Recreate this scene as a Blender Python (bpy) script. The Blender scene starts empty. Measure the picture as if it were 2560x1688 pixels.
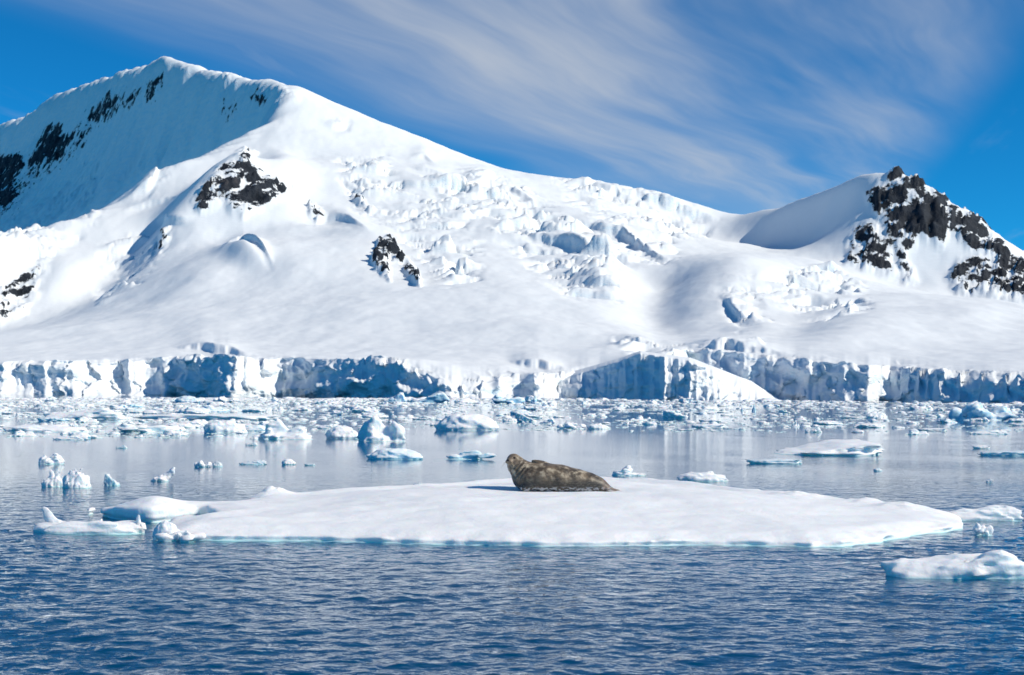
import bpy, math, random
import numpy as np
from mathutils import Matrix, Vector

# ------------------------------------------------------------------ camera, sky, sun, exposure
scene = bpy.context.scene
C = scene.collection
F_PX = 3556.0            # focal length in pixels of the 2560-wide photograph (50 mm on a 36 mm sensor)
CAM_H = 2.8              # eye height above the water
HOR = 985.0              # row of the horizon
ROLL = math.radians(0.4)

cam_data = bpy.data.cameras.new('camera')
cam_data.sensor_width = 36.0
cam_data.lens = 36.0 * F_PX / 2560.0
cam_data.shift_y = (HOR - 844.0) / 2560.0
cam_data.clip_start = 0.1
cam_data.clip_end = 30000.0
cam_data.dof.use_dof = True
cam_data.dof.focus_distance = 34.5
cam_data.dof.aperture_fstop = 2.4
cam = bpy.data.objects.new('camera', cam_data)
cam.matrix_world = Matrix.Translation((0, 0, CAM_H)) @ Matrix.Rotation(math.pi / 2, 4, 'X') @ Matrix.Rotation(ROLL, 4, 'Z')
C.objects.link(cam)
scene.camera = cam

SUN_AZ = math.radians(106.0)      # from straight ahead towards the right
SUN_EL = math.radians(36.0)
sun_data = bpy.data.lights.new('sun', 'SUN')
sun_data.energy = 4.5
sun_data.angle = math.radians(0.5)
sun_data.color = (1.0, 0.925, 0.78)
sun = bpy.data.objects.new('sun', sun_data)
sdir = Vector((math.cos(SUN_EL) * math.sin(SUN_AZ), math.cos(SUN_EL) * math.cos(SUN_AZ), math.sin(SUN_EL)))
sun.rotation_euler = (-sdir).to_track_quat('-Z', 'Y').to_euler()
sun.location = (60, 20, 60)
C.objects.link(sun)

scene.view_settings.view_transform = 'Standard'
scene.view_settings.look = 'None'
scene.view_settings.exposure = 0.0
scene.view_settings.gamma = 1.0
scene.cycles.max_bounces = 6
scene.cycles.diffuse_bounces = 4
scene.cycles.glossy_bounces = 3
scene.cycles.use_adaptive_sampling = True
scene.cycles.adaptive_threshold = 0.02
scene.cycles.transparent_max_bounces = 8
scene.cycles.caustics_reflective = False
scene.cycles.caustics_refractive = False


class NT:
    """small helper around a node tree"""
    def __init__(self, tree):
        self.t = tree
        tree.nodes.clear()

    def n(self, typ, **kw):
        nd = self.t.nodes.new(typ)
        for k, v in kw.items():
            if k.startswith('i_'):
                nd.inputs[k[2:].replace('_', ' ')].default_value = v
            else:
                setattr(nd, k, v)
        return nd

    def l(self, a, b):
        self.t.links.new(a, b)

    def val(self, x, sock):
        if isinstance(x, (int, float)):
            sock.default_value = x
        elif isinstance(x, tuple):
            sock.default_value = x if len(x) == len(sock.default_value) else x + (1.0,)
        else:
            self.l(x, sock)

    def math(self, op, a, b=0.0, c=None, clamp=False):
        nd = self.n('ShaderNodeMath', operation=op, use_clamp=clamp)
        self.val(a, nd.inputs[0]); self.val(b, nd.inputs[1])
        if c is not None:
            self.val(c, nd.inputs[2])
        return nd.outputs[0]

    def vmath(self, op, a, b=(0, 0, 0)):
        nd = self.n('ShaderNodeVectorMath', operation=op)
        self.val(a, nd.inputs[0]); self.val(b, nd.inputs[1])
        return nd.outputs['Value'] if op in ('DOT_PRODUCT', 'LENGTH') else nd.outputs[0]

    def ss(self, x, lo, hi, a=0.0, b=1.0):
        nd = self.n('ShaderNodeMapRange', interpolation_type='SMOOTHSTEP')
        self.val(x, nd.inputs['Value'])
        self.val(lo, nd.inputs['From Min']); self.val(hi, nd.inputs['From Max'])
        self.val(a, nd.inputs['To Min']); self.val(b, nd.inputs['To Max'])
        return nd.outputs[0]

    def mix(self, f, a, b):
        nd = self.n('ShaderNodeMix', data_type='RGBA')
        self.val(f, nd.inputs[0]); self.val(a, nd.inputs[6]); self.val(b, nd.inputs[7])
        return nd.outputs[2]

    def noise(self, vec, scale, detail=4.0, rough=0.55, dist=0.0, lac=2.0):
        nd = self.n('ShaderNodeTexNoise')
        if vec is not None:
            self.l(vec, nd.inputs['Vector'])
        nd.inputs['Scale'].default_value = scale
        nd.inputs['Detail'].default_value = detail
        nd.inputs['Roughness'].default_value = rough
        nd.inputs['Distortion'].default_value = dist
        nd.inputs['Lacunarity'].default_value = lac
        return nd.outputs['Fac']

    def xyz(self, x, y, z=0.0):
        nd = self.n('ShaderNodeCombineXYZ')
        self.val(x, nd.inputs[0]); self.val(y, nd.inputs[1]); self.val(z, nd.inputs[2])
        return nd.outputs[0]

    def sep(self, v):
        nd = self.n('ShaderNodeSeparateXYZ')
        self.l(v, nd.inputs[0])
        return nd.outputs[0], nd.outputs[1], nd.outputs[2]

    def bump(self, h, strength, dist, normal=None):
        nd = self.n('ShaderNodeBump')
        self.val(h, nd.inputs['Height'])
        self.val(strength, nd.inputs['Strength'])
        self.val(dist, nd.inputs['Distance'])
        if normal is not None:
            self.l(normal, nd.inputs['Normal'])
        return nd.outputs[0]


world = bpy.data.worlds.new('World')
scene.world = world
world.use_nodes = True
w = NT(world.node_tree)
sky = w.n('ShaderNodeTexSky', sky_type='NISHITA', sun_disc=False)
sky.sun_elevation = SUN_EL
sky.sun_rotation = SUN_AZ
sky.altitude = 0.0
sky.air_density = 0.55
sky.dust_density = 0.0
sky.ozone_density = 5.0
hs = w.n('ShaderNodeHueSaturation')
hs.inputs['Hue'].default_value = 0.495
hs.inputs['Saturation'].default_value = 1.15
hs.inputs['Value'].default_value = 1.0
w.l(sky.outputs[0], hs.inputs['Color'])
tc = w.n('ShaderNodeTexCoord')
dx, dy, dz = w.sep(tc.outputs['Generated'])
dzc = w.math('MAXIMUM', dz, 0.02)
px = w.math('DIVIDE', dx, dzc)
py = w.math('DIVIDE', dy, dzc)
# cirrus drawn out along one bearing high above; across / along coordinates of the fibres
P = w.xyz(px, py, 0.0)
warp = w.noise(P, 0.35, 3.0, 0.5)
warp2 = w.noise(w.vmath('ADD', P, (7.3, 2.1, 0)), 0.9, 2.0, 0.5)
al = w.math('ADD', w.math('SUBTRACT', px, w.math('MULTIPLY', py, 0.46)),
            w.math('ADD', w.math('MULTIPLY', w.math('SUBTRACT', warp, 0.5), 0.7), w.math('MULTIPLY', w.math('SUBTRACT', warp2, 0.5), 0.28)))
ar = w.math('SUBTRACT', px, w.math('MULTIPLY', py, 0.17))
fib = w.noise(w.xyz(w.math('MULTIPLY', al, 1.7), w.math('MULTIPLY', py, 0.32), 1.7), 1.0, 6.0, 0.55)
fib2 = w.noise(w.xyz(w.math('MULTIPLY', al, 6.0), w.math('MULTIPLY', py, 0.8), 4.2), 1.0, 3.0, 0.5)
veil = w.noise(w.xyz(al, w.math('MULTIPLY', py, 0.25), 9.1), 0.7, 3.0, 0.5)
edge_l = w.ss(al, -3.15, -2.1)
edge_r = w.ss(ar, 0.85, 0.42)
cover = w.math('MULTIPLY', w.math('MULTIPLY', edge_l, edge_r), w.math('MULTIPLY', w.ss(al, 0.1, -0.75), w.ss(py, 0.6, 3.2)))
dens = w.math('ADD', w.math('MULTIPLY', fib, 0.74), w.math('MULTIPLY', fib2, 0.26))
dens = w.ss(dens, 0.33, 0.70)
dens = w.math('ADD', w.math('MULTIPLY', dens, 0.62), w.math('MULTIPLY', w.ss(veil, 0.25, 0.7), 0.34))
wisp = w.math('MULTIPLY', w.ss(w.noise(w.xyz(w.math('MULTIPLY', ar, 1.6), w.math('MULTIPLY', py, 0.3), 5.5), 1.0, 5.0, 0.6), 0.5, 0.75), 0.28)
cl = w.math('MAXIMUM', w.math('MULTIPLY', dens, cover), wisp)
cl = w.math('MULTIPLY', cl, w.ss(dz, 0.01, 0.09))
cl = w.math('MULTIPLY', cl, 0.9)
CLOUD_RGB = (3.9, 4.15, 4.5)
clear = w.vmath('MULTIPLY', hs.outputs[0], (0.10, 0.77, 0.91))
skycol = w.mix(cl, clear, CLOUD_RGB)
bg = w.n('ShaderNodeBackground')
w.l(skycol, bg.inputs['Color'])
bg.inputs['Strength'].default_value = 0.145
wo = w.n('ShaderNodeOutputWorld')
w.l(bg.outputs[0], wo.inputs['Surface'])

# ------------------------------------------------------------------ numeric helpers
rng = np.random.default_rng(7)
random.seed(7)
cR, sR = math.cos(ROLL), math.sin(ROLL)


def unroll(u, v):
    """photograph pixel -> level pixel offsets from the principal point"""
    du, dv = np.asarray(u, float) - 1280.0, np.asarray(v, float) - HOR
    return du * cR + dv * sR, -du * sR + dv * cR


def pt(u, v, y):
    a, b = unroll(u, v)
    return np.stack([a / F_PX * y, np.broadcast_to(y, a.shape).astype(float), CAM_H - b / F_PX * y], -1)


def on_level(u, v, z=0.0):
    """point at height z whose picture is at pixel (u, v)"""
    a, b = unroll(u, v)
    y = (CAM_H - z) * F_PX / b
    return np.stack([a / F_PX * y, y, np.full_like(y, z)], -1)


def proj(X, Y, Z):
    a = F_PX * X / Y
    b = -F_PX * (Z - CAM_H) / Y
    return 1280 + a * cR - b * sR, HOR + a * sR + b * cR


def hsh(ix, iy, iz, seed):
    f = lambda q, k: q.astype(np.int32).view(np.uint32) * np.uint32(k)
    h = f(ix, 374761393) + f(iy, 668265263) + f(iz, 2147483647) + np.uint32((seed * 974711) & 0xFFFFFFFF)
    h = (h ^ (h >> np.uint32(13))) * np.uint32(1274126177)
    h = (h ^ (h >> np.uint32(16))) * np.uint32(2246822519)
    return h ^ (h >> np.uint32(15))


_ang = np.linspace(0, 2 * np.pi, 256, endpoint=False)
_gx, _gy = np.cos(_ang), np.sin(_ang)


def perlin2(x, y, seed=0):
    x, y = np.broadcast_arrays(np.asarray(x, float), np.asarray(y, float))
    x0, y0 = np.floor(x), np.floor(y)
    fx, fy = x - x0, y - y0
    z = np.zeros_like(x0)
    ux = fx ** 3 * (fx * (fx * 6 - 15) + 10)
    uy = fy ** 3 * (fy * (fy * 6 - 15) + 10)
    def g(ox, oy):
        k = hsh(x0 + ox, y0 + oy, z, seed) & 255
        return _gx[k] * (fx - ox) + _gy[k] * (fy - oy)
    a = g(0, 0) + (g(1, 0) - g(0, 0)) * ux
    b = g(0, 1) + (g(1, 1) - g(0, 1)) * ux
    return (a + (b - a) * uy) * 1.45


def fbm2(x, y, octv=4, seed=0, gain=0.5, ridged=False):
    s, amp, tot = 0.0, 1.0, 0.0
    for k in range(octv):
        nse = perlin2(x * 2 ** k + 13.7 * k, y * 2 ** k - 7.1 * k, seed + k)
        if ridged:
            nse = 1 - 2 * np.abs(nse)
        s = s + amp * nse
        tot += amp
        amp *= gain
    return s / tot


def vnoise3(x, y, z, seed=0):
    x0, y0, z0 = np.floor(x), np.floor(y), np.floor(z)
    fx, fy, fz = x - x0, y - y0, z - z0
    ux, uy, uz = (f * f * (3 - 2 * f) for f in (fx, fy, fz))
    def h(a, b, c):
        return hsh(x0 + a, y0 + b, z0 + c, seed).astype(np.float64) / 2147483648.0 - 1.0
    r = 0
    for a in (0, 1):
        for b in (0, 1):
            for c in (0, 1):
                r = r + h(a, b, c) * (ux if a else 1 - ux) * (uy if b else 1 - uy) * (uz if c else 1 - uz)
    return r


def fbm3(x, y, z, octv=3, seed=0, gain=0.5):
    s, amp, tot = 0.0, 1.0, 0.0
    for k in range(octv):
        s = s + amp * vnoise3(x * 2 ** k + 5.3 * k, y * 2 ** k + 1.7 * k, z * 2 ** k - 3.1 * k, seed + k)
        tot += amp
        amp *= gain
    return s / tot


def worley2(x, y, seed=0):
    """F1, F2, random value of the nearest cell, and offset from its centre"""
    x0, y0 = np.floor(x), np.floor(y)
    f1 = np.full(x.shape, 9.0); f2 = np.full(x.shape, 9.0)
    cid = np.zeros(x.shape); ox = np.zeros(x.shape); oy = np.zeros(x.shape)
    zz = np.zeros_like(x0)
    for a in (-1, 0, 1):
        for b in (-1, 0, 1):
            h1 = hsh(x0 + a, y0 + b, zz, seed) / 4294967296.0
            h2 = hsh(x0 + a, y0 + b, zz + 1, seed) / 4294967296.0
            h3 = hsh(x0 + a, y0 + b, zz + 2, seed) / 4294967296.0
            ddx, ddy = x - (x0 + a + h1), y - (y0 + b + h2)
            d = np.sqrt(ddx * ddx + ddy * ddy)
            near = d < f1
            f2 = np.where(near, f1, np.minimum(f2, d))
            cid = np.where(near, h3, cid)
            ox = np.where(near, ddx, ox); oy = np.where(near, ddy, oy)
            f1 = np.where(near, d, f1)
    return f1, f2, cid, ox, oy


def sstep(x, lo, hi):
    t = np.clip((x - lo) / (hi - lo), 0, 1)
    return t * t * (3 - 2 * t)


def poly_sd(px_, py_, poly):
    """signed distance to a polygon, negative inside"""
    poly = np.asarray(poly, float)
    d = np.full(px_.shape, 1e18)
    inside = np.zeros(px_.shape, bool)
    n = len(poly)
    for i in range(n):
        a, b = poly[i], poly[(i + 1) % n]
        ex, ey = b[0] - a[0], b[1] - a[1]
        wx, wy = px_ - a[0], py_ - a[1]
        t = np.clip((wx * ex + wy * ey) / (ex * ex + ey * ey + 1e-12), 0, 1)
        d = np.minimum(d, (wx - ex * t) ** 2 + (wy - ey * t) ** 2)
        cond = ((a[1] <= py_) & (b[1] > py_)) | ((b[1] <= py_) & (a[1] > py_))
        with np.errstate(divide='ignore', invalid='ignore'):
            xi = a[0] + (py_ - a[1]) / (ey if ey != 0 else 1e-12) * ex
        inside ^= cond & (px_ < xi)
    d = np.sqrt(d)
    return np.where(inside, -d, d)


def surface_nets(F, org, sp):
    """iso-surface (F<0 inside) of a sampled field -> vertices, quads"""
    nx, ny, nz = F.shape
    S = F < 0
    cnt = np.zeros((nx - 1, ny - 1, nz - 1), np.int8)
    corners = [(a, b, c) for a in (0, 1) for b in (0, 1) for c in (0, 1)]
    for a, b, c in corners:
        cnt += S[a:nx - 1 + a, b:ny - 1 + b, c:nz - 1 + c]
    act = (cnt > 0) & (cnt < 8)
    I, J, K = np.nonzero(act)
    vid = np.full(act.shape, -1, np.int32)
    vid[I, J, K] = np.arange(len(I))
    val = {c: F[I + c[0], J + c[1], K + c[2]] for c in corners}
    acc = np.zeros((len(I), 3)); num = np.zeros(len(I))
    for c in corners:
        for ax in range(3):
            if c[ax]:
                continue
            d = list(c); d[ax] = 1
            f0, f1 = val[c], val[tuple(d)]
            m = (f0 < 0) != (f1 < 0)
            t = np.where(m, f0 / np.where(m, f0 - f1, 1), 0)
            p = np.tile(np.array(c, float), (len(I), 1))
            p[:, ax] = t
            acc += p * m[:, None]
            num += m
    V = (acc / num[:, None] + np.stack([I, J, K], 1)) * np.array(sp) + np.array(org)
    quads = []
    for ax in range(3):
        o = [0, 0, 0]; o[ax] = 1
        A = S[:nx - o[0], :ny - o[1], :nz - o[2]]
        B = S[o[0]:, o[1]:, o[2]:]
        ch = A != B
        b1, b2 = [k for k in range(3) if k != ax]
        sl = [slice(None)] * 3
        sl[b1] = slice(1, F.shape[b1] - 1); sl[b2] = slice(1, F.shape[b2] - 1)
        ii = np.nonzero(ch[tuple(sl)])
        idx = [None] * 3
        idx[ax] = ii[ax]; idx[b1] = ii[b1] + 1; idx[b2] = ii[b2] + 1
        inside_first = A[tuple(idx)]
        def cell(o1, o2):
            q = [None] * 3
            q[ax] = idx[ax]; q[b1] = idx[b1] - o1; q[b2] = idx[b2] - o2
            return vid[tuple(q)]
        q = np.stack([cell(1, 1), cell(0, 1), cell(0, 0), cell(1, 0)], 1)
        flip = inside_first if ax != 1 else ~inside_first
        q[~flip] = q[~flip][:, ::-1]
        quads.append(q)
    Q = np.concatenate(quads)
    return V, Q[(Q >= 0).all(1)]


def mesh_np(name, V, Q, mat=None, smooth=True, attrs=None):
    me = bpy.data.meshes.new(name)
    V = np.ascontiguousarray(V, np.float32); Q = np.ascontiguousarray(Q, np.int32)
    k = Q.shape[1]
    me.vertices.add(len(V)); me.vertices.foreach_set('co', V.ravel())
    me.loops.add(Q.size); me.loops.foreach_set('vertex_index', Q.ravel())
    me.polygons.add(len(Q))
    me.polygons.foreach_set('loop_start', np.arange(0, Q.size, k, dtype=np.int32))
    me.polygons.foreach_set('loop_total', np.full(len(Q), k, np.int32))
    me.polygons.foreach_set('use_smooth', np.full(len(Q), smooth, bool))
    me.update(calc_edges=True)
    for an, av in (attrs or {}).items():
        at = me.attributes.new(an, 'FLOAT', 'POINT')
        at.data.foreach_set('value', np.ascontiguousarray(av, np.float32).ravel())
    if mat is not None:
        me.materials.append(mat)
    return me


def grid_quads(nr, nc):
    r, c = np.meshgrid(np.arange(nr - 1), np.arange(nc - 1), indexing='ij')
    i = (r * nc + c).ravel()
    return np.stack([i, i + 1, i + nc + 1, i + nc], 1)


def add(name, mesh, loc=(0, 0, 0), rot=(0, 0, 0), scale=(1, 1, 1), parent=None, label=None, cat=None, group=None, kind=None):
    o = bpy.data.objects.new(name, mesh)
    C.objects.link(o)
    o.location = loc; o.rotation_euler = rot; o.scale = scale
    if parent is not None:
        o.parent = parent
    for k, v in (('label', label), ('category', cat), ('group', group), ('kind', kind)):
        if v:
            o[k] = v
    return o


# ------------------------------------------------------------------ materials
def new_mat(name):
    m = bpy.data.materials.new(name)
    m.use_nodes = True
    return m, NT(m.node_tree)


def out(nt, shader):
    o = nt.n('ShaderNodeOutputMaterial')
    nt.l(shader, o.inputs['Surface'])


def mountain_material():
    m, t = new_mat('snow_rock_and_glacier_ice')
    geo = t.n('ShaderNodeNewGeometry')
    pos = geo.outputs['Position']
    rock = t.n('ShaderNodeAttribute', attribute_name='rock').outputs['Fac']
    ice = t.n('ShaderNodeAttribute', attribute_name='ice').outputs['Fac']
    nz = t.sep(geo.outputs['Normal'])[2]
    # snow
    drift = t.noise(t.vmath('MULTIPLY', pos, (1, 0.5, 1)), 0.02, 5, 0.55)
    snow = t.mix(drift, (0.815, 0.85, 0.88), (0.855, 0.88, 0.90))
    # glacier ice: layered pale blue
    n1 = t.noise(t.vmath('MULTIPLY', pos, (0.05, 0.05, 0.12)), 1.0, 6, 0.6, 0.5)
    n2 = t.noise(t.vmath('MULTIPLY', pos, (0.3, 0.3, 0.9)), 1.0, 4, 0.6)
    blue = t.ss(t.math('ADD', t.math('MULTIPLY', n1, 0.75), t.math('MULTIPLY', n2, 0.25)), 0.38, 0.66)
    icec = t.mix(blue, (0.93, 0.95, 0.96), (0.72, 0.87, 0.95))
    steep = t.ss(nz, 0.86, 0.55)
    fi = t.math('MULTIPLY', ice, steep, clamp=True)
    col = t.mix(fi, snow, icec)
    # rock with snow lodged on its ledges
    r1 = t.noise(t.vmath('MULTIPLY', pos, (1, 1, 0.55)), 0.06, 7, 0.62)
    r2 = t.noise(pos, 0.011, 3, 0.5)
    rockc = t.mix(t.ss(r1, 0.3, 0.7), (0.005, 0.009, 0.016), (0.034, 0.041, 0.054))
    rockc = t.mix(t.math('MULTIPLY', t.ss(r2, 0.58, 0.7), t.ss(r1, 0.42, 0.62, 0.0, 0.4)), rockc, (0.105, 0.085, 0.075))
    lodge = t.noise(t.vmath('MULTIPLY', pos, (1, 1, 0.7)), 0.04, 7, 0.68)
    e = t.math('ADD', rock, t.math('MULTIPLY', t.math('SUBTRACT', lodge, 0.5), 2.1))
    e = t.math('SUBTRACT', e, t.math('MULTIPLY', t.ss(nz, 0.6, 0.9), 0.28))
    fr = t.ss(e, 0.44, 0.54)
    col = t.mix(fr, col, rockc)
    sastrugi = t.noise(t.vmath('MULTIPLY', pos, (0.6, 1.6, 1)), 0.09, 4, 0.6)
    hgt = t.math('ADD', t.math('MULTIPLY', r1, t.math('MULTIPLY', fr, 9.0)), t.math('ADD', t.math('MULTIPLY', drift, 0.5), t.math('MULTIPLY', sastrugi, 0.45)))
    hgt = t.math('ADD', hgt, t.math('MULTIPLY', n2, t.math('MULTIPLY', fi, 1.6)))
    b = t.bump(hgt, 0.9, 1.0)
    p = t.n('ShaderNodeBsdfPrincipled')
    t.l(col, p.inputs['Base Color']); t.l(b, p.inputs['Normal'])
    p.inputs['Roughness'].default_value = 0.8
    p.inputs['Specular IOR Level'].default_value = 0.25
    out(t, p.outputs[0])
    return m


def ice_material(name, snow=(0.95, 0.965, 0.975), blue=(0.78, 0.89, 0.945), fine=9.0, bumpd=0.035, blue_amt=0.8, gloss=0.55, sub=(0.34, 0.80, 0.84), sss=0.5):
    """snow-topped sea ice: white where it lies flat, bluer on steep bare faces, green-blue under water"""
    m, t = new_mat(name)
    geo = t.n('ShaderNodeNewGeometry')
    pos = geo.outputs['Position']
    x, y, z = t.sep(pos)
    nz = t.sep(geo.outputs['True Normal'])[2]
    n1 = t.noise(pos, fine * 0.25, 5, 0.6)
    n2 = t.noise(pos, fine, 5, 0.62)
    n3 = t.noise(pos, fine * 4.5, 3, 0.6)
    f = t.math('MULTIPLY', t.ss(t.math('ADD', nz, t.math('MULTIPLY', t.math('SUBTRACT', n1, 0.5), 0.9)), 0.55, -0.15), blue_amt, clamp=True)
    col = t.mix(f, snow, blue)
    wet = t.ss(z, 0.05, -0.03)
    col = t.mix(wet, col, sub)
    h = t.math('ADD', t.math('MULTIPLY', n2, 1.0), t.math('MULTIPLY', n3, 0.3))
    b = t.bump(h, 0.55, bumpd)
    p = t.n('ShaderNodeBsdfPrincipled')
    t.l(col, p.inputs['Base Color']); t.l(b, p.inputs['Normal'])
    p.inputs['Roughness'].default_value = gloss
    if sss:
        p.inputs['Subsurface Weight'].default_value = sss
        p.inputs['Subsurface Radius'].default_value = (0.5, 0.8, 1.0)
        p.inputs['Subsurface Scale'].default_value = 0.35
    p.inputs['Specular IOR Level'].default_value = 0.3
    out(t, p.outputs[0])
    return m


def water_material():
    m, t = new_mat('cold_sea_water')
    geo = t.n('ShaderNodeNewGeometry')
    pos = geo.outputs['Position']
    x, y, z = t.sep(pos)
    calm = t.n('ShaderNodeAttribute', attribute_name='calm').outputs['Fac']
    v1 = t.xyz(x, t.math('MULTIPLY', y, 1.25), 0.0)
    a1 = t.noise(v1, 2.2, 3, 0.55)
    a2 = t.noise(v1, 9.0, 2, 0.5)
    h = t.math('ADD', t.math('MULTIPLY', a1, 0.055), t.math('MULTIPLY', a2, 0.006))
    h = t.math('MULTIPLY', h, calm)
    b = t.bump(h, 1.0, 1.0)
    fr = t.n('ShaderNodeFresnel'); fr.inputs['IOR'].default_value = 1.38
    t.l(b, fr.inputs['Normal'])
    gl = t.n('ShaderNodeBsdfGlossy')
    gl.inputs['Roughness'].default_value = 0.05
    t.l(t.mix(t.ss(fr.outputs[0], 0.06, 0.42), (0.25, 0.58, 1.0), (0.98, 0.99, 1.0)), gl.inputs['Color'])
    t.l(b, gl.inputs['Normal'])
    tr = t.n('ShaderNodeBsdfTransparent')
    tr.inputs['Color'].default_value = (0.36, 0.84, 0.92, 1)
    df = t.n('ShaderNodeBsdfDiffuse')
    df.inputs['Color'].default_value = (0.001, 0.105, 0.24, 1)
    mx = t.n('ShaderNodeMixShader'); mx.inputs[0].default_value = 0.55
    t.l(tr.outputs[0], mx.inputs[1]); t.l(df.outputs[0], mx.inputs[2])
    m2 = t.n('ShaderNodeMixShader')
    t.l(fr.outputs[0], m2.inputs[0]); t.l(mx.outputs[0], m2.inputs[1]); t.l(gl.outputs[0], m2.inputs[2])
    out(t, m2.outputs[0])
    return m


def plain(name, col, rough=0.5):
    m, t = new_mat(name)
    p = t.n('ShaderNodeBsdfPrincipled')
    tcn = t.n('ShaderNodeTexCoord')
    nn = t.noise(tcn.outputs['Object'], 8.0, 3)
    t.l(t.mix(nn, tuple(c * 0.85 for c in col), tuple(min(1, c * 1.12) for c in col)), p.inputs['Base Color'])
    p.inputs['Roughness'].default_value = rough
    out(t, p.outputs[0])
    return m


MAT_MOUNTAIN = mountain_material()
MAT_FLOE = ice_material('floe_snow', fine=3.2, bumpd=0.05, blue=(0.80, 0.89, 0.94))
MAT_CHUNK = ice_material('drift_ice', fine=2.5, bumpd=0.10)
MAT_BLUE = ice_material('old_blue_ice', snow=(0.84, 0.91, 0.95), blue=(0.36, 0.70, 0.88), fine=1.6, bumpd=0.12)
MAT_GLASSY = ice_material('clear_wet_ice', snow=(0.74, 0.82, 0.87), blue=(0.60, 0.76, 0.84), fine=3.0, bumpd=0.06, gloss=0.2)
MAT_WATER = water_material()
# ------------------------------------------------------------------ the mountain and its glacier front
SHORE = [(-900, 1180), (-200, 985), (0, 945), (85, 960), (112, 954), (175, 956), (205, 962), (300, 978), (322, 972), (440, 990), (475, 970),
         (585, 925), (612, 938), (705, 972), (740, 962), (800, 930), (900, 895), (1000, 858), (1130, 805), (1200, 828), (1300, 845), (1345, 830), (1400, 855),
         (1500, 878), (1560, 850), (1650, 872), (1720, 915), (1800, 885), (1950, 840), (2100, 788), (2170, 765), (2225, 790), (2300, 745), (2400, 705),
         (2560, 645), (2760, 590), (3500, 460)]
CLIFF_TOP = [(-900, 900), (-200, 902), (0, 903), (70, 897), (200, 893), (330, 893), (440, 884), (560, 879), (640, 893), (700, 886), (800, 891), (900, 888),
             (1000, 886), (1060, 926), (1130, 953), (1200, 947), (1260, 934), (1300, 928), (1400, 922), (1500, 922), (1580, 902), (1680, 862), (1800, 868),
             (1900, 884), (2000, 890), (2050, 903), (2150, 904), (2300, 915), (2450, 925), (2560, 930), (2760, 936), (3500, 950)]
# set-back of the cliff face between water and top, in metres (snow ramps where it is large)
RUN = [(-900, 30), (0, 34), (90, 30), (180, 26), (300, 30), (400, 30), (450, 12), (600, 10), (650, 26), (760, 22), (850, 20), (1100, 18), (1150, 20), (1300, 22),
       (1500, 30), (1600, 26), (1700, 20), (2100, 19), (2180, 24), (2260, 22), (2330, 17), (3500, 17)]
sh_u, sh_y = np.array(SHORE, float).T
ct_u, ct_v = np.array(CLIFF_TOP, float).T
rn_u, rn_d = np.array(RUN, float).T
rn_d = rn_d + 13

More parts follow.
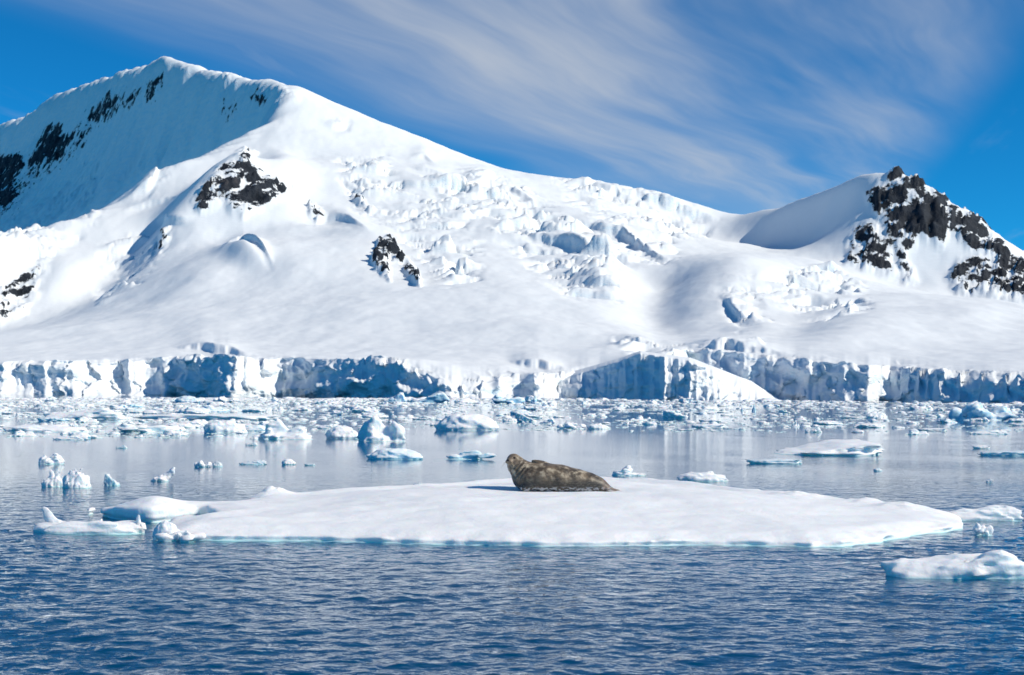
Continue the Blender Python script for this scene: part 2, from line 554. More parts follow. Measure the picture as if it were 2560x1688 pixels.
LINES = [
    # snow field above the cliffs
    [(-900, 858, 1500), (-200, 860, 1350), (0, 862, 1290), (300, 852, 1270), (600, 845, 1250), (900, 843, 1220), (1130, 885, 1050), (1300, 873, 1080),
     (1500, 868, 1090), (1650, 843, 1080), (1900, 845, 1060), (2100, 853, 1010), (2300, 872, 960), (2560, 885, 860), (2800, 890, 800), (3500, 905, 680)],
    [(-900, 840, 1900), (-200, 846, 1680), (0, 839, 1640), (200, 806, 1640), (400, 765, 1600), (600, 742, 1570), (800, 748, 1540), (1000, 765, 1480),
     (1300, 775, 1420), (1500, 765, 1420), (1700, 772, 1390), (1900, 790, 1330), (2100, 800, 1280), (2300, 812, 1260), (2560, 822, 1200), (2900, 835, 1120), (3500, 850, 1050)],
    [(480, 660, 1850), (600, 655, 1810), (800, 655, 1790), (1000, 690, 1720), (1200, 690, 1740), (1400, 700, 1720), (1550, 690, 1720), (1660, 712, 1730), (1780, 695, 1740),
     (1900, 690, 1750), (2100, 722, 1670), (2300, 752, 1640), (2560, 772, 1580), (2800, 795, 1480), (3500, 820, 1400)],
    [(500, 575, 2060), (600, 572, 2085), (750, 560, 2120), (900, 590, 2000), (1050, 600, 1990), (1200, 600, 2000), (1400, 600, 2030), (1600, 612, 2050), (1750, 642, 2010),
     (1850, 648, 2030), (1960, 643, 2050), (2060, 655, 1980)],
    [(800, 470, 2330), (900, 478, 2320), (1050, 480, 2330), (1200, 500, 2310), (1400, 520, 2320), (1600, 545, 2330), (1750, 600, 2260)],
    [(760, 392, 2580), (900, 398, 2570), (1050, 420, 2560), (1200, 450, 2570), (1400, 476, 2620), (1600, 505, 2640)],
    [(760, 300, 2800), (850, 325, 2790), (950, 350, 2790)],
    # skyline: left ridge, summit, dome, saddle, right peak
    [(-900, 520, 6600), (-150, 372, 5500), (0, 312, 5050), (75, 287, 4820), (150, 232, 4560), (215, 212, 4380), (290, 196, 4120), (350, 173, 3920), (410, 147, 3700),
     (500, 181, 3500), (560, 196, 3370), (625, 202, 3230), (690, 214, 3080), (730, 222, 2960), (800, 258, 2950), (900, 291, 2930), (1000, 327, 2920), (1100, 366, 2900),
     (1200, 405, 2890), (1300, 437, 2880), (1400, 449, 2850), (1500, 463, 2820), (1600, 482, 2780), (1700, 512, 2740), (1800, 536, 2700), (1850, 546, 2650),
     (1950, 521, 2520), (2050, 483, 2390), (2130, 450, 2280), (2160, 441, 2250), (2250, 437, 2200), (2300, 460, 2180), (2350, 500, 2170), (2400, 522, 2150),
     (2470, 575, 2130), (2560, 632, 2110), (2700, 705, 2050), (3000, 790, 1900), (3500, 840, 1800)],
    # behind the skyline
    [(-900, 640, 7200), (-150, 500, 6100), (0, 450, 5700), (200, 400, 5200), (410, 350, 4500), (600, 370, 4050), (730, 390, 3750), (1000, 480, 3600), (1300, 560, 3500),
     (1600, 590, 3400), (1850, 640, 3300), (2050, 640, 3000), (2250, 640, 2800), (2560, 720, 2700), (3000, 800, 2500), (3500, 860, 2400)],
    # spur that bounds the shaded wall
    [(735, 245, 2900), (700, 285, 2830), (620, 345, 2700), (500, 402, 2550), (430, 425, 2480), (385, 470, 2430), (330, 512, 2370), (200, 562, 2250), (130, 600, 2150),
     (0, 650, 2000), (-200, 720, 1850), (-900, 830, 1800)],
    # floor of the cirque
    [(600, 385, 2790), (450, 450, 2720), (330, 530, 2600), (200, 590, 2520), (0, 665, 2350), (-200, 735, 2200)],
    # lit lobe between the spur and the rock pyramid
    [(560, 420, 2480), (450, 475, 2380), (340, 560, 2260), (220, 610, 2170), (100, 670, 2060), (0, 725, 1960)],
    [(330, 600, 2190), (240, 650, 2100), (150, 715, 2000), (60, 785, 1880), (-60, 830, 1800)],
    # gully in the pyramid's shade
    [(400, 575, 2230), (330, 640, 2140), (290, 690, 2060), (220, 745, 1960), (120, 800, 1850), (0, 836, 1760)],
    # the pyramid: ridge line from its top to the left, and its foot
    [(600, 371, 2330), (555, 405, 2290), (500, 448, 2240), (445, 505, 2180), (415, 560, 2120), (392, 625, 2030), (340, 690, 1930), (270, 745, 1830), (180, 792, 1740)],
    [(600, 371, 2330), (650, 415, 2310), (715, 455, 2290), (745, 470, 2290)],
    [(480, 522, 2130), (590, 545, 2110), (640, 540, 2130), (720, 503, 2190)],
    [(745, 505, 2230), (785, 530, 2200), (815, 555, 2170), (790, 565, 2140)],
    # right peak: foot of its shaded left flank, and foot of the rocks
    [(1860, 610, 2330), (1890, 650, 2150), (1980, 645, 2100), (2070, 655, 2040), (2110, 680, 1990), (2250, 708, 1990), (2320, 690, 2000), (2400, 742, 1920), (2560, 765, 1850),
     (2700, 790, 1780)],
]


def resample(line, step=30.0):
    line = np.array(line, float)
    seg = np.hypot(np.diff(line[:, 0]), np.diff(line[:, 1]))
    s = np.concatenate([[0], np.cumsum(seg)])
    q = np.linspace(0, s[-1], max(2, int(s[-1] / step) + 1))
    return np.stack([np.interp(q, s, line[:, k]) for k in range(3)], 1)


ctl = [resample(l, 17.0 if k == 7 else 34.0) for k, l in enumerate(LINES)]
uu = np.arange(-900, 3501, 30.0)
y_top_line = np.interp(uu, sh_u, sh_y) + np.interp(uu, rn_u, rn_d)
ctl.append(np.stack([uu, np.interp(uu, ct_u, ct_v) + 6, y_top_line], 1))
ctl = np.concatenate(ctl)
cp = pt(ctl[:, 0], ctl[:, 1], ctl[:, 2])
# walls that fall away steeply from the crest on its shaded side
SKY = resample(LINES[7], 17.0)
def wall_below(sel, nrm, falls):
    base = pt(SKY[sel, 0], SKY[sel, 1], SKY[sel, 2])
    n_ = np.array(nrm) / np.hypot(*nrm)
    res = []
    for dist, fall, taper in falls:
        q = base.copy()
        q[:, :2] += n_ * dist
        q[:, 2] -= fall * taper(SKY[sel, 0])
        res.append(q)
    return res
left = (SKY[:, 0] > -260) & (SKY[:, 0] < 705)
ltap = lambda u: np.interp(u, [-260, 300, 560, 705], [0.9, 1.08, 1.08, 0.92])
right_ = (SKY[:, 0] > 1875) & (SKY[:, 0] < 2165)
rtap = lambda u: np.interp(u, [1875, 1990, 2165], [0.35, 0.85, 1.0])
cp = np.concatenate([cp] + wall_below(left, (-0.84, -0.54), [(60, 140, ltap), (135, 280, ltap), (215, 385, ltap)])
                    + wall_below(left, (0.84, 0.54), [(55, 22, lambda u: 1.0 + 0 * u)])
                    + wall_below((SKY[:, 0] > 2000) & (SKY[:, 0] < 2480), (0.75, 0.66), [(45, 26, lambda u: 1.0 + 0 * u)])
                    + wall_below(right_, (-0.93, -0.36), [(38, 52, rtap), (76, 100, rtap)]))
# fit Z over the plan (X, Y): a conical kernel keeps the ridge lines creased
S_ = 1000.0
A_xy = cp[:, :2] / S_


def kern(d2):
    return np.sqrt(d2 + 0.016 ** 2)


def d2(a, b):
    return np.maximum((a ** 2).sum(1)[:, None] + (b ** 2).sum(1)[None, :] - 2 * a @ b.T, 0)


nC = len(cp)
Kmat = kern(d2(A_xy, A_xy)) - np.eye(nC) * 0.004
Pm = np.concatenate([np.ones((nC, 1)), A_xy], 1)
M_ = np.block([[Kmat, Pm], [Pm.T, np.zeros((3, 3))]])
wts = np.linalg.solve(M_, np.concatenate([cp[:, 2], np.zeros(3)]))

NCOL, NROW, NWALL = 1000, 640, 64
ca = np.concatenate([np.linspace(-2000, -1385, 40, endpoint=False), np.linspace(-1385, 1385, NCOL - 80, endpoint=False), np.linspace(1385, 2000, 40)])
ys = np.interp(ca + 1280, sh_u, sh_y)
run = np.interp(ca + 1280, rn_u, rn_d)
ker = np.exp(-(np.arange(-30, 31) / 12.0) ** 2); ker /= ker.sum()
smooth = lambda q: np.convolve(np.pad(q, 30, 'edge'), ker, 'valid')
yts = smooth(ys + run)
jit = fbm2(ca / 40.0, ca * 0 + 3.3, 3, 5) * 9.0
ys = ys + jit
yt = ys + run
tt = np.linspace(0, 1, NROW)
gt = 0.36 * tt + 0.64 * tt ** 1.9
YY = yts[None, :] + (5900.0 - yts[None, :]) * gt[:, None]
XX = ca[None, :] / F_PX * YY
# coarse evaluation then upsampling keeps the fit quick
ri = np.unique(np.concatenate([np.arange(0, NROW, 4), [NROW - 1]]))
ci = np.unique(np.concatenate([np.arange(0, NCOL, 4), [NCOL - 1]]))
ev = np.stack([XX[np.ix_(ri, ci)].ravel(), YY[np.ix_(ri, ci)].ravel()], 1) / S_
Zc = np.empty(len(ev))
for k in range(0, len(ev), 8000):
    e_ = ev[k:k + 8000]
    Zc[k:k + 8000] = kern(d2(e_, A_xy)) @ wts[:nC] + wts[nC] + e_ @ wts[nC + 1:]
Zc = Zc.reshape(len(ri), len(ci))


def upsample(Zc):
    def cub(idx_c, n, arr):
        pos = np.interp(np.arange(n), idx_c, np.arange(len(idx_c)))
        i1 = np.clip(np.floor(pos).astype(int), 0, len(idx_c) - 2)
        f = (pos - i1)[:, None]
        g = lambda k: arr[np.clip(i1 + k, 0, len(idx_c) - 1)]
        p0, p1, p2, p3 = g(-1), g(0), g(1), g(2)
        return p1 + 0.5 * f * (p2 - p0 + f * (2 * p0 - 5 * p1 + 4 * p2 - p3 + f * (3 * (p1 - p2) + p3 - p0)))
    a = cub(ri, NROW, Zc)
    return cub(ci, NCOL, a.T).T


ZZ = upsample(Zc)
UU, VV = proj(XX, YY, ZZ)       # where each bit of the base terrain lies in the survey photograph


def zone(poly, feather):
    return sstep(-poly_sd(UU, VV, poly), -feather, feather)


def blob(u0, v0, ru, rv, ang=0.0):
    c, s = math.cos(math.radians(ang)), math.sin(math.radians(ang))
    du, dv = UU - u0, VV - v0
    return (du * c + dv * s) / ru, (-du * s + dv * c) / rv


# --- icefalls and crevassed ground
seracs = [
    ([(850, 400), (960, 395), (1010, 470), (1130, 500), (1190, 560), (1190, 700), (1130, 720), (1040, 640), (960, 560), (900, 540), (870, 470)], 28, 1.0),
    ([(1060, 460), (1180, 440), (1300, 470), (1400, 540), (1500, 590), (1560, 660), (1540, 725), (1440, 735), (1360, 690), (1300, 620), (1220, 560), (1120, 520)], 30, 1.15),
    ([(1380, 450), (1520, 465), (1640, 500), (1780, 560), (1760, 590), (1690, 590), (1600, 560), (1480, 540)], 22, 1.2),
    ([(1380, 560), (1560, 560), (1680, 600), (1690, 660), (1600, 650), (1480, 620)], 25, 0.7),
    ([(0, 600), (120, 590), (200, 590), (140, 640), (110, 720), (60, 780), (0, 800), (-100, 800), (-100, 620)], 22, 0.9),
    ([(255, 620), (330, 590), (400, 590), (420, 560), (430, 600), (330, 720), (250, 760), (240, 700)], 18, 0.6),
    ([(1960, 700), (2080, 670), (2150, 720), (2170, 780), (2100, 800), (2010, 770), (1900, 740)], 22, 0.9),
    ([(1800, 740), (1880, 730), (1920, 790), (1850, 810)], 18, 0.5),
    ([(820, 300), (880, 295), (870, 325), (820, 325)], 10, 0.35),
    ([(195, 420), (240, 400), (250, 480), (240, 560), (190, 560)], 16, 0.9), ([(340, 330), (400, 330), (400, 420), (360, 440), (340, 400)], 14, 0.5), ([(430, 270), (500, 270), (490, 310), (430, 310)], 12, 0.5),
    ([(1540, 850), (1900, 850), (1900, 870), (1700, 870), (1600, 890)], 16, 0.35),
]
serac = np.zeros_like(ZZ)
for poly, fe, amt in seracs:
    serac = np.maximum(serac, zone(poly, fe) * amt)
wx = XX + 14 * fbm2(XX / 70, YY / 70, 3, 11)
wy = YY + 14 * fbm2(XX / 70, YY / 70, 3, 12)
rot = 0.5
rx, ry = wx * math.cos(rot) + wy * math.sin(rot), -wx * math.sin(rot) + wy * math.cos(rot)
f1, f2, cid, ox, oy = worley2(rx / 88.0, ry / 46.0, 3)
crack = sstep(f2 - f1, 0.0, 0.26)
block1 = (cid - 0.5) * 26 * crack + (ox * (cid * 2 - 0.6)) * 16 - 9 * (1 - crack)
f1, f2, cid, ox, oy = worley2(rx / 24.0 + 9.1, ry / 17.0, 4)
crack2 = sstep(f2 - f1, 0.0, 0.25)
block2 = (cid - 0.5) * 9 * crack2 + ox * (cid - 0.3) * 8 - 3 * (1 - crack2)
rough_ = fbm2(XX / 34, YY / 30, 3, 21) * 3.2
patch = sstep(fbm2(XX / 120, YY / 80, 2, 31), -0.35, 0.3)
dZ = serac * patch * (block1 + block2) + serac * rough_
# --- long terrace steps (bergschrunds): the ground above stands proud of a curved line
steps = [
    [(1150, 470), (1210, 462), (1280, 478), (1330, 500), (1345, 530)], [(1270, 560), (1330, 590), (1420, 615), (1500, 640), (1570, 650), (1640, 640)],
    [(1400, 545), (1480, 565), (1560, 590), (1640, 640), (1690, 660)], [(1420, 450), (1500, 470), (1560, 488), (1620, 500)],
    [(1530, 475), (1600, 490), (1680, 520), (1780, 548), (1830, 555)], [(1020, 420), (1060, 432), (1110, 442), (1125, 438)],
    [(960, 450), (1030, 462), (1120, 475), (1180, 490)], [(800, 315), (840, 322), (880, 310)], [(380, 560), (430, 550), (480, 548)],
    [(1800, 755), (1850, 785), (1900, 795)], [(430, 868), (540, 878), (640, 890)],
    [(1520, 868), (1580, 858), (1650, 855)], [(1700, 862), (1850, 872), (1980, 890)], [(560, 625), (610, 612), (650, 640), (680, 668)], [(790, 545), (860, 560), (920, 590)],
    [(330, 505), (370, 480), (400, 440), (420, 425)], [(300, 530), (420, 500), (450, 488)], [(1030, 395), (1060, 400), (1085, 412)], [(1270, 905), (1330, 915), (1420, 925)],
]
step_ice = np.zeros_like(ZZ)
for k, ln in enumerate(steps):
    ln = resample([(a, b, 0) for a, b in ln], 8.0)
    vline = np.interp(UU, ln[:, 0], ln[:, 1]) if ln[-1, 0] > ln[0, 0] else np.interp(UU, ln[::-1, 0], ln[::-1, 1])
    u0_, u1_ = min(ln[0, 0], ln[-1, 0]), max(ln[0, 0], ln[-1, 0])
    wgt = sstep(UU, u0_ - 10, u0_ + 0.45 * (u1_ - u0_)) * sstep(-UU, -u1_ - 10, -u1_ + 0.45 * (u1_ - u0_))
    dv = vline - VV + 5 * fbm2(UU / 40, VV / 400, 3, 60 + k)       # >0 uphill of the line
    hgt = [13, 15, 14, 10, 14, 6, 9, 4, 8, 8, 6, 5, 6, 11, 7, 8, 7, 5, 5][k]
    prof = sstep(dv, -2, 3) * np.exp(-np.maximum(dv, 0) / 26.0) - 0.35 * np.exp(-((dv + 9) / 9.0) ** 2)
    dZ = dZ + wgt * hgt * prof
    step_ice = np.maximum(step_ice, wgt * np.exp(-((dv) / 12.0) ** 2))
# --- rock
rocks = [
    ([(-60, 400), (50, 395), (70, 430), (40, 470), (50, 500), (20, 540), (-60, 545)], 14, 1.0),
    ([(60, 430), (110, 330), (150, 310), (165, 350), (195, 350), (150, 420), (80, 440)], 14, 0.95),
    ([(215, 290), (260, 250), (330, 245), (350, 225), (360, 260), (310, 290), (260, 320), (215, 320)], 14, 0.8),
    ([(365, 220), (405, 195), (415, 215), (385, 265), (365, 285), (355, 260)], 10, 0.75),
    ([(140, 360), (200, 340), (190, 380), (150, 410)], 12, 0.7),
    ([(-40, 470), (60, 440), (150, 350), (260, 290), (330, 250), (345, 270), (250, 340), (170, 420), (90, 480), (40, 560), (-40, 590)], 24, 0.62),
    ([(545, 310), (560, 270), (590, 240), (605, 250), (590, 300), (570, 315)], 9, 0.75), ([(615, 265), (650, 245), (672, 265), (660, 285), (625, 285)], 8, 0.7),
    ([(480, 500), (545, 420), (610, 372), (640, 385), (620, 400), (660, 430), (700, 460), (735, 470), (700, 500), (610, 545), (580, 530), (560, 505), (500, 525)], 10, 0.92),
    ([(770, 512), (800, 525), (812, 550), (790, 560), (770, 540)], 6, 0.95), ([(400, 580), (425, 560), (418, 600), (395, 630)], 7, 0.85),
    ([(945, 610), (970, 602), (1010, 640), (1045, 690), (1050, 725), (1020, 700), (1000, 670), (975, 660), (975, 710), (940, 685), (930, 665)], 6, 0.98),
    ([(880, 480), (900, 490), (940, 535), (925, 535), (885, 500)], 6, 0.85), ([(905, 455), (925, 462), (920, 470)], 5, 0.8),
    ([(40, 690), (100, 670), (120, 690), (90, 740), (60, 780), (0, 810), (-60, 800), (-30, 740)], 12, 0.85),
    ([(2140, 560), (2180, 550), (2210, 590), (2240, 600), (2225, 650), (2250, 690), (2200, 690), (2150, 670), (2115, 660), (2115, 610)], 12, 0.92),
    ([(2165, 490), (2215, 455), (2245, 415), (2300, 420), (2375, 480), (2380, 570), (2360, 610), (2300, 600), (2270, 640), (2290, 700), (2260, 710), (2240, 640), (2200, 560),
      (2170, 520)], 14, 0.95),
    ([(2355, 510), (2420, 522), (2490, 590), (2540, 640), (2500, 650), (2440, 640), (2400, 600), (2360, 570)], 12, 0.9),
    ([(2365, 690), (2405, 640), (2450, 640), (2500, 650), (2570, 670), (2700, 720), (2700, 770), (2560, 755), (2440, 740), (2390, 730)], 12, 0.95),
    ([(2480, 595), (2540, 640), (2620, 690), (2560, 720), (2490, 690)], 10, 0.95),
    ([(2110, 790), (2130, 760), (2140, 780), (2125, 800)], 6, 0.55),
]
rock = np.zeros_like(ZZ)
wob = 10 * fbm2(XX / 30, (YY + ZZ) / 30, 3, 44)
for poly, fe, amt in rocks:
    sd = poly_sd(UU, VV, poly) + wob
    rock = np.maximum(rock, sstep(-sd, -fe * 0.9, fe * 1.3) * (amt * 0.9 - 0.02))
gully = sstep(fbm2((XX * 0.9 - 0.4 * YY) / 34, (YY + 0.5 * ZZ + 0.4 * XX) / 170, 3, 53, 0.5, True), 0.30, 0.62)
rock = rock * (1 - 0.22 * gully)
crag = fbm2(XX / 55, (YY + 0.6 * ZZ) / 55, 5, 51, 0.58, True)
dZ = dZ + rock * (crag * 19 + 3 - 5 * gully)
# --- fluted shaded wall, wind-drifted snow elsewhere
wall_zone = zone([(-200, 380), (0, 320), (200, 220), (410, 160), (700, 225), (735, 245), (620, 340), (430, 420), (380, 470), (200, 550), (0, 640), (-200, 700)], 25)
fa_, fc_ = XX * 0.84 + YY * 0.54 + 30 * fbm2(XX / 160, YY / 160, 2, 72), XX * 0.54 - YY * 0.84 + 18 * fbm2(XX / 120, YY / 120, 2, 73)
flute = fbm2(fc_ / 62, fa_ / 330, 2, 71, 0.5, True) + 0.45 * fbm2(fc_ / 21, fa_ / 150, 2, 74, 0.5, True)
dZ = dZ + wall_zone * (flute * 19 + fbm2(XX / 90, YY / 90, 3, 77) * 10)
dZ = dZ + fbm2(XX / 300, YY / 300, 3, 81) * 9 * sstep(YY - yts[None, :], 60, 500)
dZ = dZ + fbm2(XX / 150, YY / 220, 2, 82) * 4 * sstep(YY - yts[None, :], 80, 400) + fbm2(XX / 60, YY / 90, 3, 83) * 1.8 + fbm2(XX / 22, YY / 34, 3, 84) * 0.7
# individual swells of the snow
for (u0, v0, ru, rv, hgt, ang) in [(610, 640, 60, 22, 16, 15), (1780, 690, 140, 60, 14, 0), (1610, 760, 110, 60, -9, 20), (1250, 740, 160, 40, 6, 0), (2250, 780, 160, 40, 8, 0),
                                   (1500, 690, 70, 25, 14, 0), (1460, 620, 60, 25, 12, 10), (720, 420, 60, 30, 12, 30), (560, 600, 80, 25, -6, 0), (410, 160, 26, 36, 9, 0), (290, 205, 30, 22, 5, 0), (1650, 735, 80, 60, -13, 15), (1880, 705, 120, 45, 13, 0), (2160, 835, 170, 32, 9, 0),
                                   (2000, 800, 90, 36, -8, 0), (150, 690, 80, 45, 15, -20), (980, 770, 210, 45, 7, 0), (700, 640, 90, 35, 9, 10), (880, 560, 70, 28, 11, 20), (1770, 800, 120, 34, -8, 0),
                                   (500, 700, 110, 40, 10, -25), (1330, 830, 180, 30, 7, 0), (2420, 800, 110, 30, 8, 0)]:
    a_, b_ = blob(u0, v0, ru, rv, ang)
    dZ = dZ + hgt * np.exp(-(a_ ** 2 + b_ ** 2))
dZ = dZ * sstep(YY - yts[None, :], -1, 45)
# broken blocks along the brink of the ice cliff
e1, e2, ec, ex_, ey_ = worley2(XX / 16.0, YY / 20.0, 88)
brink = np.exp(-np.maximum(YY - yts[None, :], 0) / 16.0)
dZ = dZ + brink * ((ec - 0.8) * 7 * sstep(e2 - e1, 0.0, 0.15) + fbm2(XX / 9, YY / 14, 3, 89) * 2.2) * sstep(fbm2(XX / 120, YY * 0, 2, 90), -0.5, 0.3)
ZZ = ZZ + dZ
ZZ = np.maximum(ZZ, 2.0)
bare = wall_zone * sstep(flute + 0.5 * fbm2(XX / 140, YY / 140, 3, 75), -0.5, 0.5) * 0.9
ice_attr = np.clip(serac * 0.75 + step_ice * 0.8, 0, 1) * (1 - rock)
ice_attr = np.maximum(ice_attr, bare * (1 - rock))

shift = (yt - yts)[None, :] * np.exp(-((YY - yts[None, :]) / 40.0))
YY = YY + shift
XX = ca[None, :] / F_PX * YY
# --- the calving front: rows of a wall below the first row of the snow field
ztop = ZZ[0]
wv = np.linspace(0, 1, NWALL, endpoint=False)
WZ = -6.0 + (ztop[None, :] + 6.0) * wv[:, None]
gentle = sstep(run, 36, 46)[None, :]
ledge = 0.10 * np.sin(wv[:, None] * 2 * math.pi * (2.0 + 0.8 * perlin2(ca[None, :] / 120, 0 * ca[None, :], 18)) + 4 * perlin2(ca[None, :] / 70, 0 * ca[None, :] + 2, 19)) * sstep(wv[:, None], 0, 0.2) * sstep(1 - wv[:, None], 0, 0.2)
setb = (1 - gentle) * (wv[:, None] ** 1.25 + ledge) + gentle * np.where(wv[:, None] < 0.5, wv[:, None] * 1.55, 0.775 + (wv[:, None] - 0.5) * 0.45)
WY = ys[None, :] + run[None, :] * setb
arc = np.concatenate([[0], np.cumsum(np.hypot(np.diff(ca / F_PX * ys), np.diff(ys)) * 0.7)])[None, :] + 0 * WZ
fade_top = sstep(1 - wv[:, None], 0.0, 0.06)
wf1, wf2, wcid, wox, woy = worley2(arc / 17.0 + 0.3 * fbm2(arc / 12, WZ / 9, 2, 5), WZ / 12.0 + 0.3 * fbm2(arc / 14, WZ / 9, 2, 6), 9)
big = (wcid - 0.5) * 9.0 * sstep(wf2 - wf1, 0, 0.25) + wox * (wcid - 0.4) * 10
wf1, wf2, wcid, wox, woy = worley2(arc / 6.0, WZ / 5.0, 10)
small = (wcid - 0.5) * 3.0 + wox * (wcid - 0.5) * 4
fr_ = fbm2(arc / 9, WZ / 7, 4, 14) * 3.2
lowfr = fbm2(arc / 36, WZ / 26, 3, 15) * 11
WD = (big * 0.75 + small * 0.8 + fr_ + lowfr) * fade_top * (1 - 0.15 * gentle)
# undercut caves at the water line
cave = np.exp(-((WZ - 1.0) / 5.0) ** 2) * sstep(fbm2(arc / 30, arc * 0, 2, 17), 0.0, 0.5) * 7
WY = WY + WD + cave * (1 - gentle)
WX = ca[None, :] / F_PX * (ys[None, :] + run[None, :] * setb)
WX = WX + WD * 0.12
AX = np.concatenate([WX, XX]); AY = np.concatenate([WY, YY]); AZ = np.concatenate([WZ, ZZ])
wall_ice = np.broadcast_to((1 - 0.55 * gentle), WZ.shape) * (0.45 + 0.65 * sstep(fbm2(arc / 40, WZ / 18, 3, 19) + 0.5 * (0.5 - WZ / np.maximum(ztop[None, :], 1.0)), -0.35, 0.4))
front_fade = ice_attr
front_fade[:3] = np.maximum(front_fade[:3], 0.4)
IA = np.clip(np.concatenate([wall_ice, front_fade]), 0, 1)
RA = np.concatenate([0 * WZ, rock])
mt = mesh_np('mountain', np.stack([AX, AY, AZ], -1).reshape(-1, 3), grid_quads(*AX.shape), MAT_MOUNTAIN, True, {'rock': RA, 'ice': IA})
add('mountain', mt, kind='structure', label='snow covered mountain range with glacier front along the far shore')
# ------------------------------------------------------------------ the sea
vv = np.concatenate([np.linspace(1980, 1730, 40, endpoint=False), np.linspace(1730, 1010, 520, endpoint=False), np.linspace(1010, 994.2, 60)])
yr = CAM_H * F_PX / (vv - HOR)
ac = np.concatenate([np.linspace(-2100, -1330, 40, endpoint=False), np.linspace(-1330, 1330, 520, endpoint=False), np.linspace(1330, 2100, 41)])
SX = ac[None, :] / F_PX * yr[:, None]
SY = yr[:, None] + 0 * SX
cat = fbm2(SX / 16 + 0.08 * SY, SY / 34, 3, 91)
lull = fbm2(SX / 60, SY / 22, 2, 92)
near = sstep(-SY, -52, -30)
amp = near * 1.0 + (1 - near) * (0.12 + 0.11 * cat)
amp = amp * (1 - 0.62 * sstep(SY, 60, 95))
amp = amp * np.clip(1 + 0.35 * lull, 0.3, 1.6)
right = sstep(SX / SY, 0.02, 0.28) * sstep(SY, 40, 60) * sstep(-SY, -112, -92)
amp = amp + 0.28 * right * sstep(cat, -0.4, 0.3)
tilt = 0.16
bx, by = SX + tilt * SY, SY - tilt * SX
ddx_, ddy_ = 0.20 * perlin2(SX / 1.9, SY / 1.9, 101), 0.20 * perlin2(SX / 1.9, SY / 1.9, 102)
H = 0.020 * perlin2(bx / 0.42 + ddx_, by / 0.36 + ddy_, 103) + 0.010 * perlin2(bx / 0.22 - ddx_, by / 0.19, 104) + 0.017 * perlin2(bx / 1.1, by / 0.85, 105)
H = H + 0.004 * perlin2(bx / 0.14, by / 0.11, 106) + 0.018 * perlin2(bx / 4.5, by / 3.0, 107)
gust = np.clip(1.0 + 0.75 * fbm2(SX / 7 + 0.05 * SY, SY / 9, 3, 108), 0.35, 1.8)
H = H * np.where(SY < 60, gust, 1.0)
res = sstep(-SY, -75, -35)
SZ = 0.9 * H * amp * (0.15 + 0.85 * res)
sea_me = mesh_np('sea', np.stack([SX, SY, SZ], -1).reshape(-1, 3), grid_quads(*SX.shape), MAT_WATER, True, {'calm': np.clip(amp, 0.04, 2)})
add('sea', sea_me, kind='structure', label='rippled blue sea between the drifting ice')
bed = np.array([[-2500, -200, -7], [2500, -200, -7], [2500, 1500, -7], [-2500, 1500, -7]], float)
add('deep_water', mesh_np('deep_water', bed, np.array([[0, 1, 2, 3]]), plain('deep_water_blue', (0.004, 0.035, 0.10), 0.9)), kind='structure')
# ------------------------------------------------------------------ a nearer tongue of the glacier
tg_u = np.linspace(1395, 1985, 240)
tg_a = tg_u - 1280
tg_y = np.interp(tg_u, [1395, 1480, 1560, 1640, 1720, 1800, 1880, 1985], [862, 838, 806, 782, 770, 772, 784, 800]) + fbm2(tg_u / 22, tg_u * 0, 3, 201) * 7
tg_v = np.interp(tg_u, [1395, 1480, 1545, 1600, 1728, 1813, 1877, 1916, 1954, 1985], [950, 925, 905, 884, 903, 929, 952, 978, 998, 1003.5])
tg_run = np.interp(tg_u, [1395, 1520, 1600, 1700, 1780, 1840, 1880, 1985], [34, 32, 27, 26, 28, 42, 58, 60])
tg_z = np.maximum((HOR - (tg_v - tg_a * sR)) / F_PX * (tg_y + tg_run) + CAM_H, 0.1)
rw = np.linspace(0, 1, 44)[:, None]
gl_ = sstep(tg_run, 31, 46)[None, :]
TZ = -4 + (tg_z[None, :] + 4) * (rw * (1 - gl_) + gl_ * np.sin(rw * math.pi / 2))
TY = tg_y[None, :] + tg_run[None, :] * ((1 - gl_) * rw ** 1.5 + gl_ * rw)
t_arc = (tg_u * 0.22)[None, :] + 0 * TZ
q1, q2, qc, qx, qy = worley2(t_arc / 13 + 0.3 * fbm2(t_arc / 9, TZ / 8, 2, 203), TZ / 9, 204)
p1, p2, pc_, px_, py_ = worley2(t_arc / 5, TZ / 4, 205)
disp = ((qc - 0.5) * 10 * sstep(q2 - q1, 0, 0.3) + fbm2(t_arc / 30, TZ / 22, 2, 209) * 8 + (pc_ - 0.5) * 2.5 + fbm2(t_arc / 7, TZ / 6, 3, 206) * 3) * sstep(1 - rw, 0, 0.08) * (1 - 0.6 * gl_)
TY = TY + disp
TX = tg_a[None, :] / F_PX * (tg_y[None, :] + tg_run[None, :] * rw)
bk = np.linspace(0, 1, 26)[1:, None]
BY = (tg_y + tg_run)[None, :] + bk * 150
BZ = tg_z[None, :] * (1 - 0.15 * bk) + 5 * np.sin(bk * math.pi) * sstep(-tg_u, -1900, -1700)[None, :] + fbm2(tg_u[None, :] / 60 + 0 * bk, BY / 25, 3, 207) * 1.5 * bk
BZ = np.where(bk > 0.9, np.minimum(BZ, -1), BZ)
BX = tg_a[None, :] / F_PX * BY
TV = np.stack([np.concatenate([TX, BX]), np.concatenate([TY, BY]), np.concatenate([TZ, BZ])], -1)
t_ice = np.concatenate([(1 - 0.7 * gl_) * (0.35 + 0.6 * sstep(fbm2(t_arc / 30, TZ / 14, 3, 208), -0.3, 0.4)), 0 * BZ])
add('glacier_tongue', mesh_np('glacier_tongue', TV.reshape(-1, 3), grid_quads(*TV.shape[:2]), MAT_MOUNTAIN, True, {'ice': t_ice, 'rock': 0 * t_ice}), kind='structure')


